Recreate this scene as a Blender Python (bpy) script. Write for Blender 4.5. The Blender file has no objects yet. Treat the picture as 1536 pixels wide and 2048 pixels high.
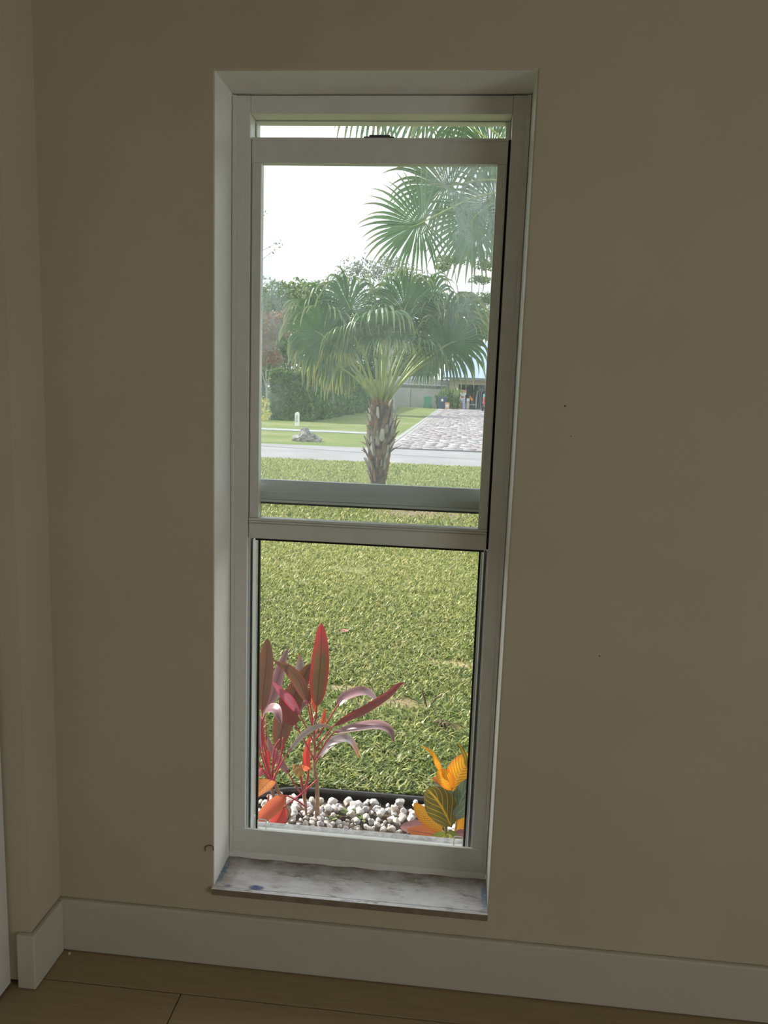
import bpy, bmesh, math, random
import numpy as np
from mathutils import Vector, Matrix, Quaternion
random.seed(7)
rng = np.random.default_rng(11)
S = bpy.context.scene
COL = S.collection
PI = math.pi

# ------------------------------------------------------------------ camera
CAM = Vector((0.5488, -1.7114, 1.4295)); YAW, PITCH, ROLL, FPX = 0.0931, -0.1549, 0.0347, 1560.0
fw = Vector((-math.sin(YAW)*math.cos(PITCH), math.cos(YAW)*math.cos(PITCH), math.sin(PITCH)))
r0 = Vector((math.cos(YAW), math.sin(YAW), 0)); u0 = r0.cross(fw)
rt = math.cos(ROLL)*r0 + math.sin(ROLL)*u0
up = -math.sin(ROLL)*r0 + math.cos(ROLL)*u0
cd = bpy.data.cameras.new('camera'); cam = bpy.data.objects.new('camera', cd); COL.objects.link(cam)
M = Matrix((rt, up, -fw)).transposed().to_4x4(); M.translation = CAM
cam.matrix_world = M
cd.sensor_fit = 'AUTO'; cd.sensor_width = 36.0; cd.lens = FPX*36.0/2048.0
cd.clip_start = 0.05; cd.clip_end = 600
S.camera = cam

# ------------------------------------------------------------------ world, sun, room light, exposure
W = bpy.data.worlds.new('hazy_sky'); S.world = W; W.use_nodes = True
bg = W.node_tree.nodes['Background']; bg.inputs['Color'].default_value = (0.93, 0.97, 1.0, 1); bg.inputs['Strength'].default_value = 2.2
sd = bpy.data.lights.new('sun', 'SUN'); sd.energy = 9.0; sd.angle = math.radians(2.0); sd.color = (1.0, 0.93, 0.80)
sun = bpy.data.objects.new('sun', sd); COL.objects.link(sun)
sun.rotation_euler = Vector((-0.80, 0.25, 0.62)).to_track_quat('Z', 'Y').to_euler(); sun.location = (-6, 4, 9)
# added fill for the room, placed at an unseen window opening in wall_right
ad = bpy.data.lights.new('side_fill_light', 'AREA'); ad.shape = 'RECTANGLE'; ad.size = 1.4; ad.size_y = 2.0
ad.energy = 9.0; ad.color = (1.0, 0.93, 0.80)
al = bpy.data.objects.new('side_fill_light', ad); COL.objects.link(al)
al.location = (3.36, -2.95, .85); al.rotation_euler = (0, math.radians(90), 0)
S.view_settings.view_transform = 'Standard'; S.view_settings.look = 'None'
S.view_settings.exposure = 0.0; S.view_settings.gamma = 1.0; S.view_settings.use_curve_mapping = False
S.cycles.max_bounces = 10; S.cycles.diffuse_bounces = 5; S.cycles.transparent_max_bounces = 24
S.cycles.use_denoising = True; S.cycles.caustics_reflective = False; S.cycles.caustics_refractive = False
S.cycles.sample_clamp_indirect = 4.0

# ------------------------------------------------------------------ helpers
def at(x, y, Y):            # the point at depth Y (metres beyond the wall) that stands on a sight line
    d = rt*((x-768)/FPX) - up*((y-1024)/FPX) + fw
    return CAM + d*((Y-CAM.y)/d.y)
def onz(x, y, z):
    d = rt*((x-768)/FPX) - up*((y-1024)/FPX) + fw
    return CAM + d*((z-CAM.z)/d.z)

class MB:
    def __init__(s): s.v = []; s.f = []; s.uv = []; s.sm = False
    def add(s, vs, fs, uvs=None):
        o = len(s.v); s.v += [tuple(p) for p in vs]
        for f in fs:
            s.f.append(tuple(i+o for i in f))
            s.uv.append([uvs[i] for i in f] if uvs else [(0, 0)]*len(f))
        return s
    def box(s, a, b):
        (x0, y0, z0), (x1, y1, z1) = a, b
        vs = [(x0,y0,z0),(x1,y0,z0),(x1,y1,z0),(x0,y1,z0),(x0,y0,z1),(x1,y0,z1),(x1,y1,z1),(x0,y1,z1)]
        return s.add(vs, [(0,3,2,1),(4,5,6,7),(0,1,5,4),(1,2,6,5),(2,3,7,6),(3,0,4,7)])
    def quad(s, *p): return s.add(p, [(0,1,2,3)], [(0,0),(1,0),(1,1),(0,1)])
    def tube(s, pts, rad, n=8, cap=True):
        pts = [Vector(p) for p in pts]; m = len(pts)
        if not hasattr(rad, '__len__'): rad = [rad]*m
        rings = []; prev = None; vs = []; uvs = []
        for i, p in enumerate(pts):
            t = (pts[min(i+1, m-1)]-pts[max(i-1, 0)]).normalized()
            if prev is None:
                a = t.orthogonal().normalized()
            else:
                a = (prev - t*prev.dot(t)).normalized()
            prev = a; b = t.cross(a)
            for k in range(n):
                c = 2*PI*k/n
                vs.append(p+(a*math.cos(c)+b*math.sin(c))*rad[i]); uvs.append((k/n, i/max(1, m-1)))
        fs = [(i*n+k, i*n+(k+1) % n, (i+1)*n+(k+1) % n, (i+1)*n+k) for i in range(m-1) for k in range(n)]
        if cap: fs += [tuple(reversed(range(n))), tuple((m-1)*n+k for k in range(n))]
        return s.add(vs, fs, uvs)
    def mesh(s, name, mat, smooth=False):
        me = bpy.data.meshes.new(name)
        me.from_pydata(s.v, [], s.f); 
        uv = me.uv_layers.new(name='UVMap')
        uv.data.foreach_set('uv', np.array([c for f in s.uv for c in f], dtype=np.float32).ravel())
        if mat: me.materials.append(mat)
        if smooth: me.polygons.foreach_set('use_smooth', [True]*len(me.polygons))
        me.update(); return me
    def build(s, name, mat, parent=None, smooth=False, **kw):
        o = bpy.data.objects.new(name, s.mesh(name, mat, smooth)); COL.objects.link(o)
        if parent: o.parent = parent
        for k, v in kw.items(): o[k] = v
        return o

def bevel(o, w=0.002, seg=2, ang=40):
    m = o.modifiers.new('bevel', 'BEVEL'); m.width = w; m.segments = seg; m.limit_method = 'ANGLE'; m.angle_limit = math.radians(ang)
    return o
def empty(name, loc=(0, 0, 0), **kw):
    o = bpy.data.objects.new(name, None); COL.objects.link(o); o.location = loc; o.empty_display_size = .1
    for k, v in kw.items(): o[k] = v
    return o
def place(o, parent):       # keep world position although the parent stands elsewhere
    o.parent = parent; o.matrix_parent_inverse = Matrix.Translation(-Vector(parent.location)); return o
def fastmesh(name, V, F, mat, parent=None, uv=None, **kw):   # numpy: V (n,3), F (m,k)
    me = bpy.data.meshes.new(name); n = len(V); m, k = F.shape
    me.vertices.add(n); me.vertices.foreach_set('co', np.asarray(V, np.float32).ravel())
    me.loops.add(m*k); me.loops.foreach_set('vertex_index', F.astype(np.int32).ravel())
    me.polygons.add(m); me.polygons.foreach_set('loop_start', np.arange(0, m*k, k, dtype=np.int32))
    me.update(calc_edges=True)
    if uv is not None:
        l = me.uv_layers.new(name='UVMap'); l.data.foreach_set('uv', np.asarray(uv, np.float32)[F.ravel()].ravel())
    if mat: me.materials.append(mat)
    o = bpy.data.objects.new(name, me); COL.objects.link(o)
    if parent: place(o, parent)
    for a, b in kw.items(): o[a] = b
    return o

# ------------------------------------------------------------------ materials
def mat(name, col, rough=.6, spec=.4, metal=0.0):
    m = bpy.data.materials.new(name); m.use_nodes = True
    b = m.node_tree.nodes['Principled BSDF']
    b.inputs['Base Color'].default_value = (*col, 1); b.inputs['Roughness'].default_value = rough
    b.inputs['Specular IOR Level'].default_value = spec; b.inputs['Metallic'].default_value = metal
    return m
def N(m, t, **kw):
    n = m.node_tree.nodes.new(t)
    for k, v in kw.items():
        if k in n.inputs: n.inputs[k].default_value = v
        else: setattr(n, k, v)
    return n
def L(m, a, b): m.node_tree.links.new(a, b)
def P(m): return m.node_tree.nodes['Principled BSDF']
def ramp(m, src, stops):
    r = N(m, 'ShaderNodeValToRGB'); e = r.color_ramp.elements
    while len(e) > 1: e.remove(e[-1])
    e[0].position = stops[0][0]; e[0].color = (*stops[0][1], 1)
    for p, c in stops[1:]:
        k = e.new(p); k.color = (*c, 1)
    L(m, src, r.inputs[0]); return r.outputs[0]
def noise(m, scale, detail=4, vec=None, rough=.55):
    n = N(m, 'ShaderNodeTexNoise'); n.inputs['Scale'].default_value = scale; n.inputs['Detail'].default_value = detail; n.inputs['Roughness'].default_value = rough
    if vec is None:
        vec = N(m, 'ShaderNodeTexCoord').outputs['Object']
    L(m, vec, n.inputs['Vector']); return n.outputs['Fac']
def mixc(m, fac, a, b, blend='MIX'):
    x = N(m, 'ShaderNodeMix', data_type='RGBA', blend_type=blend)
    for i, v in ((0, fac), (6, a), (7, b)):
        if hasattr(v, 'links') or hasattr(v, 'is_linked'): L(m, v, x.inputs[i])
        elif i == 0: x.inputs[0].default_value = v
        else: x.inputs[i].default_value = (*v, 1)
    return x.outputs[2]
def bump(m, h, strength=.2, dist=.01):
    b = N(m, 'ShaderNodeBump'); b.inputs['Strength'].default_value = strength; b.inputs['Distance'].default_value = dist
    L(m, h, b.inputs['Height']); L(m, b.outputs[0], P(m).inputs['Normal'])
def math_(m, op, a, b=None, c=None):
    n = N(m, 'ShaderNodeMath', operation=op)
    for i, v in enumerate((a, b, c)):
        if v is None: continue
        if hasattr(v, 'is_linked'): L(m, v, n.inputs[i])
        else: n.inputs[i].default_value = v
    return n.outputs[0]
def mottled(name, c1, c2, scale, rough=.7, bs=.15, bd=.005, spec=.3, detail=5):
    m = mat(name, c1, rough, spec); f = noise(m, scale, detail)
    L(m, ramp(m, f, [(.3, c1), (.7, c2)]), P(m).inputs['Base Color']); bump(m, f, bs, bd); return m
def mapped(m, sc):
    c = N(m, 'ShaderNodeTexCoord'); k = N(m, 'ShaderNodeMapping'); k.inputs['Scale'].default_value = sc
    L(m, c.outputs['Object'], k.inputs['Vector']); return k.outputs[0]

m_wall = mottled('cream_wall_paint', (.56, .50, .37), (.60, .54, .41), 3.0, .75, .05, .002)
m_trim = mottled('white_trim_paint', (.59, .56, .47), (.62, .59, .50), 6.0, .5, .04, .001)
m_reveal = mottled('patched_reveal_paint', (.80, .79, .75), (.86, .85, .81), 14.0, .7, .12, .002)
m_ceil = mat('ceiling_paint', (.42, .41, .38), .8); m_backw = mat('back_wall_paint', (.34, .31, .26), .8)
m_door = mottled('door_paint', (.72, .71, .66), (.76, .75, .70), 20, .45, .03, .001)
m_frame = mottled('frame_enamel', (.70, .70, .65), (.75, .75, .70), 30, .38, .03, .0005, .5)
m_alum = mat('grey_aluminium', (.66, .69, .69), .4, .5, .0)
m_black = mat('black_gasket_and_gap', (.006, .006, .007), .5)
m_latch = mat('dark_latch', (.10, .10, .11), .4)
m_soil = mottled('bed_soil', (.045, .030, .020), (.11, .08, .055), 40, .95, .6, .02)
m_white = mat('white_plastic', (.82, .80, .77), .4)

# wood floor plank
m_wood = mat('oak_plank', (.3, .2, .12), .5)
w_ = noise(m_wood, 6, 6, mapped(m_wood, (1.2, 14, 1)))
L(m_wood, ramp(m_wood, w_, [(.25, (.33, .25, .14)), (.6, (.38, .29, .165)), (.8, (.40, .31, .18))]), P(m_wood).inputs['Base Color']); bump(m_wood, w_, .08, .001)

# marble window sill with dirt and blue paint
m_sill = mat('worn_marble', (.6, .58, .56), .26, .5)
def build_sill():
    m = m_sill
    a = noise(m, 9, 8, mapped(m, (1, 2.2, 1)), .65)
    base = ramp(m, a, [(.30, (.36, .33, .32)), (.42, (.72, .70, .71)), (.55, (.88, .88, .92))])
    d = noise(m, 26, 6, mapped(m, (.55, 2.4, 1)), .7)
    base = mixc(m, ramp(m, d, [(.57, (0, 0, 0)), (.68, (.75, .75, .75))]), base, (.17, .15, .15))
    sep = N(m, 'ShaderNodeSeparateXYZ'); L(m, N(m, 'ShaderNodeTexCoord').outputs['Object'], sep.inputs[0])
    # grime along the back, where the frame meets the stone
    g = N(m, 'ShaderNodeMapRange'); L(m, sep.outputs[1], g.inputs[0]); g.inputs[1].default_value = .075; g.inputs[2].default_value = .125
    gm = math_(m, 'MULTIPLY', g.outputs[0], math_(m, 'ADD', math_(m, 'MULTIPLY', noise(m, 22, 4), 1.5), .1))
    base = mixc(m, math_(m, 'MINIMUM', gm, .9), base, (.16, .125, .085))
    # brown rim at the left end, blue paint at both ends and one smear near the front
    for cx, cy, rx, ry, col, k in ((.015, .05, .03, .09, (.36, .30, .22), 1.0), (.006, .065, .010, .06, (.10, .22, .36), 1.3),
                                (.664, .055, .010, .05, (.30, .40, .60), 1.6), (.105, .008, .020, .010, (.03, .06, .28), 2.2),
                                (.035, .005, .012, .006, (.08, .12, .25), 1.0)):
        dx = math_(m, 'DIVIDE', math_(m, 'SUBTRACT', sep.outputs[0], cx), rx)
        dy = math_(m, 'DIVIDE', math_(m, 'SUBTRACT', sep.outputs[1], cy), ry)
        rr_ = math_(m, 'ADD', math_(m, 'MULTIPLY', dx, dx), math_(m, 'MULTIPLY', dy, dy))
        f = math_(m, 'SUBTRACT', 1.25, rr_)
        f = math_(m, 'MULTIPLY', math_(m, 'MAXIMUM', f, 0), math_(m, 'MULTIPLY', noise(m, 90, 4), k))
        base = mixc(m, math_(m, 'MINIMUM', f, .9), base, col)
    L(m, base, P(m).inputs['Base Color']); bump(m, a, .1, .001)
build_sill()
m_silledge = mottled('stone_edge', (.20, .16, .11), (.30, .25, .18), 30, .7, .2, .001)
m_ledge = mottled('rough_render', (.34, .33, .33), (.66, .65, .66), 60, .9, .8, .006)

def glass(name, base=.035, smear=.0, seed=0.0):
    m = bpy.data.materials.new(name); m.use_nodes = True; nt = m.node_tree; nt.nodes.remove(P(m))
    out = nt.nodes['Material Output']
    tr = N(m, 'ShaderNodeBsdfTransparent'); tr.inputs[0].default_value = (.965, .98, .98, 1)
    gl = N(m, 'ShaderNodeBsdfGlossy'); gl.inputs['Roughness'].default_value = .02
    lw = N(m, 'ShaderNodeMapRange'); L(m, math_(m, 'POWER', N(m, 'ShaderNodeLayerWeight').outputs['Facing'], 5.0), lw.inputs[0]); lw.inputs[3].default_value = .035; lw.inputs[4].default_value = .9
    mx = N(m, 'ShaderNodeMixShader'); L(m, lw.outputs[0], mx.inputs[0]); L(m, tr.outputs[0], mx.inputs[1]); L(m, gl.outputs[0], mx.inputs[2])
    df = N(m, 'ShaderNodeBsdfDiffuse'); df.inputs[0].default_value = (.85, .9, .95, 1)
    tl = N(m, 'ShaderNodeBsdfTranslucent'); tl.inputs[0].default_value = (.82, .90, 1.0, 1)
    dd = N(m, 'ShaderNodeMixShader'); dd.inputs[0].default_value = .7; L(m, df.outputs[0], dd.inputs[1]); L(m, tl.outputs[0], dd.inputs[2])
    fac = None
    if smear:
        c = N(m, 'ShaderNodeTexCoord'); sp = N(m, 'ShaderNodeSeparateXYZ'); L(m, c.outputs['Object'], sp.inputs[0])
        wv = noise(m, 7+seed, 7, mapped(m, (1.2, 1, .8)), .72)
        wisp = ramp(m, wv, [(.46, (0, 0, 0)), (.50, (1, 1, 1)), (.56, (.1, .1, .1)), (.66, (.9, .9, .9)), (.75, (.2, .2, .2))])
        tot = None
        for cx, cz, rx, rz, k in ((.585, 1.86, .17, .15, 1.0), (.085, 1.62, .06, .14, .7), (.54, 1.63, .07, .10, .55), (.09, 1.40, .05, .06, .4), (.30, 1.52, .30, .22, .16)):
            dx = math_(m, 'DIVIDE', math_(m, 'SUBTRACT', sp.outputs[0], cx), rx)
            dz = math_(m, 'DIVIDE', math_(m, 'SUBTRACT', sp.outputs[2], cz), rz)
            q = math_(m, 'MULTIPLY', math_(m, 'MAXIMUM', math_(m, 'SUBTRACT', 1, math_(m, 'ADD', math_(m, 'MULTIPLY', dx, dx), math_(m, 'MULTIPLY', dz, dz))), 0), k)
            tot = q if tot is None else math_(m, 'MAXIMUM', tot, q)
        fac = math_(m, 'ADD', math_(m, 'MULTIPLY', math_(m, 'MULTIPLY', tot, math_(m, 'ADD', math_(m, 'MULTIPLY', wisp, .75), .25)), smear), base)
    f2 = N(m, 'ShaderNodeMixShader'); L(m, mx.outputs[0], f2.inputs[1]); L(m, dd.outputs[0], f2.inputs[2])
    if fac is None: f2.inputs[0].default_value = base
    else: L(m, fac, f2.inputs[0])
    L(m, f2.outputs[0], out.inputs[0]); return m
m_glass_in = glass('dusty_inner_glass', .035, .5, .0)
m_glass_out = glass('dusty_outer_glass', .055, .0)
def screen_mat():
    m = bpy.data.materials.new('fine_insect_mesh'); m.use_nodes = True; nt = m.node_tree; nt.nodes.remove(P(m))
    tr = N(m, 'ShaderNodeBsdfTransparent'); df = N(m, 'ShaderNodeBsdfDiffuse'); df.inputs[0].default_value = (.30, .31, .32, 1)
    mx = N(m, 'ShaderNodeMixShader'); L(m, tr.outputs[0], mx.inputs[1]); L(m, df.outputs[0], mx.inputs[2])
    c = N(m, 'ShaderNodeTexCoord'); sp = N(m, 'ShaderNodeSeparateXYZ'); L(m, c.outputs['Object'], sp.inputs[0])
    a = math_(m, 'LESS_THAN', math_(m, 'FRACT', math_(m, 'MULTIPLY', sp.outputs[0], 620)), .09)
    b = math_(m, 'LESS_THAN', math_(m, 'FRACT', math_(m, 'MULTIPLY', sp.outputs[2], 620)), .09)
    L(m, math_(m, 'MAXIMUM', a, b), mx.inputs[0]); L(m, mx.outputs[0], nt.nodes['Material Output'].inputs[0]); return m
m_screen = screen_mat()

def leafmat(name, mid, side, vein=None, edge=None, tip=None, transl=.35, nv=14, slant=.9, rough=.4, veinw=.16, midw=.07, rnd=.25, midc=None, spec=.5):
    """blade coloured over its own UV: u across (0..1, midrib at .5), v along"""
    m = bpy.data.materials.new(name); m.use_nodes = True; b = P(m)
    uv = N(m, 'ShaderNodeUVMap'); sp = N(m, 'ShaderNodeSeparateXYZ'); L(m, uv.outputs[0], sp.inputs[0])
    u, v = sp.outputs[0], sp.outputs[1]
    au = math_(m, 'MULTIPLY', math_(m, 'ABSOLUTE', math_(m, 'SUBTRACT', u, .5)), 2.0)
    nz = noise(m, 9, 4)
    col = mixc(m, nz, mid, side)
    if edge: 
        e = N(m, 'ShaderNodeMapRange'); L(m, au, e.inputs[0]); e.inputs[1].default_value = .55; e.inputs[2].default_value = 1.0
        col = mixc(m, e.outputs[0], col, edge)
    if tip:
        e = N(m, 'ShaderNodeMapRange'); L(m, math_(m, 'ADD', v, math_(m, 'MULTIPLY', nz, .15)), e.inputs[0]); e.inputs[1].default_value = .72; e.inputs[2].default_value = 1.05
        col = mixc(m, e.outputs[0], col, tip)
    if vein:
        w = math_(m, 'FRACT', math_(m, 'MULTIPLY', math_(m, 'SUBTRACT', math_(m, 'ADD', v, math_(m, 'MULTIPLY', nz, .05)), math_(m, 'MULTIPLY', au, slant/nv*2.2)), nv))
        k = math_(m, 'LESS_THAN', w, veinw); 
        col = mixc(m, math_(m, 'MULTIPLY', k, math_(m, 'SUBTRACT', 1.0, math_(m, 'MULTIPLY', au, .35))), col, vein)
    k = math_(m, 'LESS_THAN', au, midw); col = mixc(m, math_(m, 'MULTIPLY', k, .85), col, midc or vein or side)
    if rnd:
        ge = N(m, 'ShaderNodeNewGeometry')
        col = mixc(m, 1.0, col, ramp(m, ge.outputs['Random Per Island'], [(0, (1-rnd,)*3), (1, (1+rnd,)*3)]), 'MULTIPLY')
    L(m, col, b.inputs['Base Color']); b.inputs['Roughness'].default_value = rough; b.inputs['Specular IOR Level'].default_value = spec
    tl = N(m, 'ShaderNodeBsdfTranslucent'); L(m, col, tl.inputs[0])
    mx = N(m, 'ShaderNodeMixShader'); mx.inputs[0].default_value = transl
    L(m, b.outputs[0], mx.inputs[1]); L(m, tl.outputs[0], mx.inputs[2]); L(m, mx.outputs[0], m.node_tree.nodes['Material Output'].inputs[0])
    return m
def clumpmat(name, cols, transl=.35, rough=.55):
    """small leaves: each loose leaf its own shade"""
    m = bpy.data.materials.new(name); m.use_nodes = True; b = P(m)
    ge = N(m, 'ShaderNodeNewGeometry')
    c = ramp(m, ge.outputs['Random Per Island'], [(i/(len(cols)-1), k) for i, k in enumerate(cols)])
    L(m, c, b.inputs['Base Color']); b.inputs['Roughness'].default_value = rough
    tl = N(m, 'ShaderNodeBsdfTranslucent'); L(m, c, tl.inputs[0])
    mx = N(m, 'ShaderNodeMixShader'); mx.inputs[0].default_value = transl
    L(m, b.outputs[0], mx.inputs[1]); L(m, tl.outputs[0], mx.inputs[2]); L(m, mx.outputs[0], m.node_tree.nodes['Material Output'].inputs[0])
    return m

# ================================================================== THE ROOM
# wall_front: a ring round the opening, 0.30 thick, soft plaster arris on the room side
OX0, OX1, OZ0, OZ1 = 0.0, 0.67, 0.192, 2.079
def front_wall():
    bm = bmesh.new(); X0, X1, Z0, Z1, T = -.397, 3.4, 0.0, 2.7, .30
    o = [(X0, Z0), (X1, Z0), (X1, Z1), (X0, Z1)]; h = [(OX0, OZ0), (OX1, OZ0), (OX1, OZ1), (OX0, OZ1)]
    vo = [[bm.verts.new((x, y, z)) for x, z in o] for y in (0, T)]; vh = [[bm.verts.new((x, y, z)) for x, z in h] for y in (0, T)]
    for i in range(4):
        j = (i+1) % 4
        bm.faces.new((vo[0][i], vo[0][j], vh[0][j], vh[0][i])); bm.faces.new((vo[1][j], vo[1][i], vh[1][i], vh[1][j]))
        f = bm.faces.new((vh[0][i], vh[0][j], vh[1][j], vh[1][i])); f.material_index = 1
        bm.faces.new((vo[0][j], vo[0][i], vo[1][i], vo[1][j]))
    es = [bm.edges.get((vh[0][i], vh[0][(i+1) % 4])) for i in range(4)]
    bmesh.ops.bevel(bm, geom=es, offset=.004, segments=3, affect='EDGES', profile=.5)
    bmesh.ops.recalc_face_normals(bm, faces=bm.faces)
    me = bpy.data.meshes.new('wall_front'); bm.to_mesh(me); bm.free(); me.materials.append(m_wall); me.materials.append(m_reveal)
    ob = bpy.data.objects.new('wall_front', me); COL.objects.link(ob); ob['kind'] = 'structure'; return ob
wall_front = front_wall()
m_hole = mat('nail_hole_dark', (.03, .025, .02), .9)
for (x, y, r) in ((1130, 812, .0018), (1199, 1312, .0015), (1142, 873, .0012)):   # nail holes
    p = at(x, y, 0); b = MB(); b.tube([(p.x, -.0008, p.z), (p.x, .001, p.z)], r, 8); b.build('nail_hole', m_hole, wall_front)
b = MB(); q = [at(*k, -.003) for k in ((411, 1702), (410, 1695), (415, 1691), (422, 1691), (427, 1694), (427, 1701))]
b.tube(q, .0012, 6); b.build('peeled_flake', mat('peeled_paint', (.13, .11, .08), .8), wall_front)

MB().box((-.62, -.136, 0.012), (-.397, .30, 2.7)).build('wall_left', m_wall, kind='structure')
b = MB(); b.box((-.80, -4.2, 0), (-.66, -.98, 2.7)); b.box((-.80, -.98, 2.1), (-.66, -.13, 2.7)); b.box((-.80,-.98,-.0),(-.74,-.13,2.1)); b.build('wall_left', m_wall, kind='structure')
MB().box((-.80, -4.35, 0), (3.55, -4.2, 2.7)).build('wall_back', m_backw, kind='structure')
b = MB(); b.box((3.4, -1.75, 0), (3.55, .30, 2.7)); b.box((3.4, -4.2, 0), (3.55, -4.05, 2.7)); b.box((3.4, -4.05, 2.2), (3.55, -1.75, 2.7)); b.box((3.4, -4.05, 0), (3.55, -1.75, .10)); b.build('wall_right', m_wall, kind='structure')
MB().box((-.80, -4.35, 2.5), (3.55, .30, 2.72)).build('ceiling', m_ceil, kind='structure')
b = MB()
for k in range(4):
    x = -4.05+k*.7667; b.box((3.41, x-.02, .10), (3.46, x+.02, 2.2))
b.box((3.41, -4.05, .10), (3.46, -1.75, .14)); b.box((3.41, -4.05, 2.16), (3.46, -1.75, 2.2)); b.build('added_window_2', m_frame, kind='structure')  # unseen window frame, added around the fill light
# baseboards
BB = .1411
b = MB(); b.box((-.397, -.014, .0015), (3.4, 0, BB)); bevel(b.build('baseboard_front', m_trim, kind='structure'), .004, 2)
b = MB()
pts = [(-.383, -.0145), (-.383, -.150), (-.428, -.150), (-.428, -.136), (-.397, -.136), (-.397, -.0145)]
b.add([(x, y, .0015) for x, y in pts]+[(x, y, BB) for x, y in pts], [(0,1,7,6),(1,2,8,7),(2,3,9,8),(3,4,10,9),(4,5,11,10),(5,0,6,11),(6,7,10,11),(7,8,9,10),(1,0,5,4),(4,3,2,1)])
bevel(b.build('baseboard_left', m_trim, kind='structure'), .004, 2)
# door slab on the left, opened away from the jog
dr = empty('door_1', (-.47, -.2, 0), kind='structure')
place(bevel(MB().box((-.487, -.93, .008), (-.449, -.142, 2.04)).build('slab', m_door), .002), dr)
dk = MB(); dk.tube([(-.449, -.86, .95), (-.405, -.86, .95)], .010, 10); dk.tube([(-.41, -.86, .95), (-.41, -.76, .95)], .009, 10)
place(dk.build('handle', m_alum, smooth=True), dr)

# floor: sub-floor and planks
fl = MB().box((-.80, -4.35, -.02), (3.55, .30, -.0105)).build('floor', mat('underlay', (.05, .035, .02), .9), kind='structure')
PW = .174
row = 0; y1 = -.001 - .1085+.1085
edges_y = [0.0, -.1105]
while edges_y[-1] > -4.2: edges_y.append(edges_y[-1]-PW)
cut0 = [-.80, 1.45, 2.95, 3.4]
for i in range(len(edges_y)-1):
    ya, yb = edges_y[i], edges_y[i+1]
    if i == 1: cuts = [-.80, -.0443, 1.36, 2.6, 3.4]
    elif i == 0: cuts = cut0
    else:
        s0 = -.80 + (i*.53) % 1.25+.1; cuts = [-.80, s0, s0+1.35, min(s0+2.7, 3.3), 3.4]
    for a, c in zip(cuts, cuts[1:]):
        if c-a < .05: continue
        g = .0012
        x0, x1_, yy0, yy1 = a+g, c-g, yb+g, ya-g
        tp = bevel(MB().box((0, 0, 0), (x1_-x0, yy1-yy0, .0104)).build('plank', m_wood, fl), .0012, 1); tp.location = (x0, yy0, -.0104)
# crumb of plaster by the corner
def chip(name, loc, size, m, label, cat, group=None, seed=0):
    r = random.Random(seed); bm = bmesh.new()
    for _ in range(12): bm.verts.new(Vector((r.gauss(0, 1), r.gauss(0, 1), r.gauss(0, .6))).normalized()*r.uniform(.7, 1))
    bmesh.ops.convex_hull(bm, input=bm.verts); me = bpy.data.meshes.new(name); bm.to_mesh(me); bm.free(); me.materials.append(m)
    zmin = min(v.co.z for v in me.vertices)
    o = bpy.data.objects.new(name, me); COL.objects.link(o); o.scale = size; o.location = (loc[0], loc[1], loc[2]-zmin*size[2]); o['label'] = label; o['category'] = cat
    if group: o['group'] = group
    o.rotation_euler = (0, 0, r.uniform(0, 3)); return o
p = onz(143, 1903, 0)
chip('plaster_crumb', (p.x, -.024, 0), (.005, .004, .004), m_white, 'tiny white plaster crumb on the floor by the corner baseboard', 'crumb', None, 3)

# ================================================================== THE WINDOW
win = empty('window_1', (0, .13, .192), kind='structure')
def wpart(b, name, m, parent=win, bev=.0015, smooth=False, **kw):
    o = b.build(name, m, None, smooth, **kw)
    if bev: bevel(o, bev, 2)
    if parent is win: place(o, win)
    else: o.parent = parent; o.matrix_parent_inverse = Matrix.Translation(-Vector(win.location)); 
    return o
def sub(b, name, m, parent, bev=.001):      # a sub-part: its parent part already sits in the window's space
    o = b.build(name, m); 
    if bev: bevel(o, bev, 2)
    o.parent = parent; return o
e = .0004
FT = 2.0755
b = MB(); b.box((.001, .130, .222), (.042, .215, FT)); b.box((.001, .126, .222), (.010, .1298, FT)); wpart(b, 'jamb', m_frame)
b = MB(); b.box((.630, .130, .222), (.669, .215, FT)); b.box((.660, .126, .222), (.669, .1298, FT)); wpart(b, 'jamb', m_frame)
b = MB(); b.box((.042+e, .131, 2.037), (.630-e, .215, FT)); wpart(b, 'head', m_frame)
b = MB(); b.box((.010, .1285, .224), (.660, .1298, .282)); b.box((.042+e, .130, .222), (.630-e, .215, .234)); b.box((.042+e, .1300, .234), (.630-e, .1345, .2825)); b.box((.014, .1265, .2825), (.656, .1345, .289)); wpart(b, 'sill_rail', m_frame)
b = MB(); n = 24
pts0 = [(.002+.666*i/n, .1245+.002*math.sin(i*1.7), .2092) for i in range(n+1)]
for i in range(n):
    a, c = pts0[i], pts0[i+1]; za = .2235+.001*math.sin(i*2.3); zc = .2235+.001*math.sin((i+1)*2.3)
    b.add([a, c, (c[0], .1285, zc), (a[0], .1285, za)], [(0, 1, 2, 3)])
wpart(b, 'caulk_bead', m_reveal, bev=0)
# jamb tracks (lighter metal strips with fins) below the raised sash
for s in (0, 1):
    X = (lambda v: v) if s == 0 else (lambda v: .672-v)
    b = MB()
    for a, c, y0, y1 in ((.0425, .0445, .142, .19), (.0448, .0500, .165, .19), (.0502, .0520, .150, .19)):
        b.box((min(X(a), X(c)), y0, .2345), (max(X(a), X(c)), y1, 1.054))
    wpart(b, 'sash_track', m_alum, bev=.0004)
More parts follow.
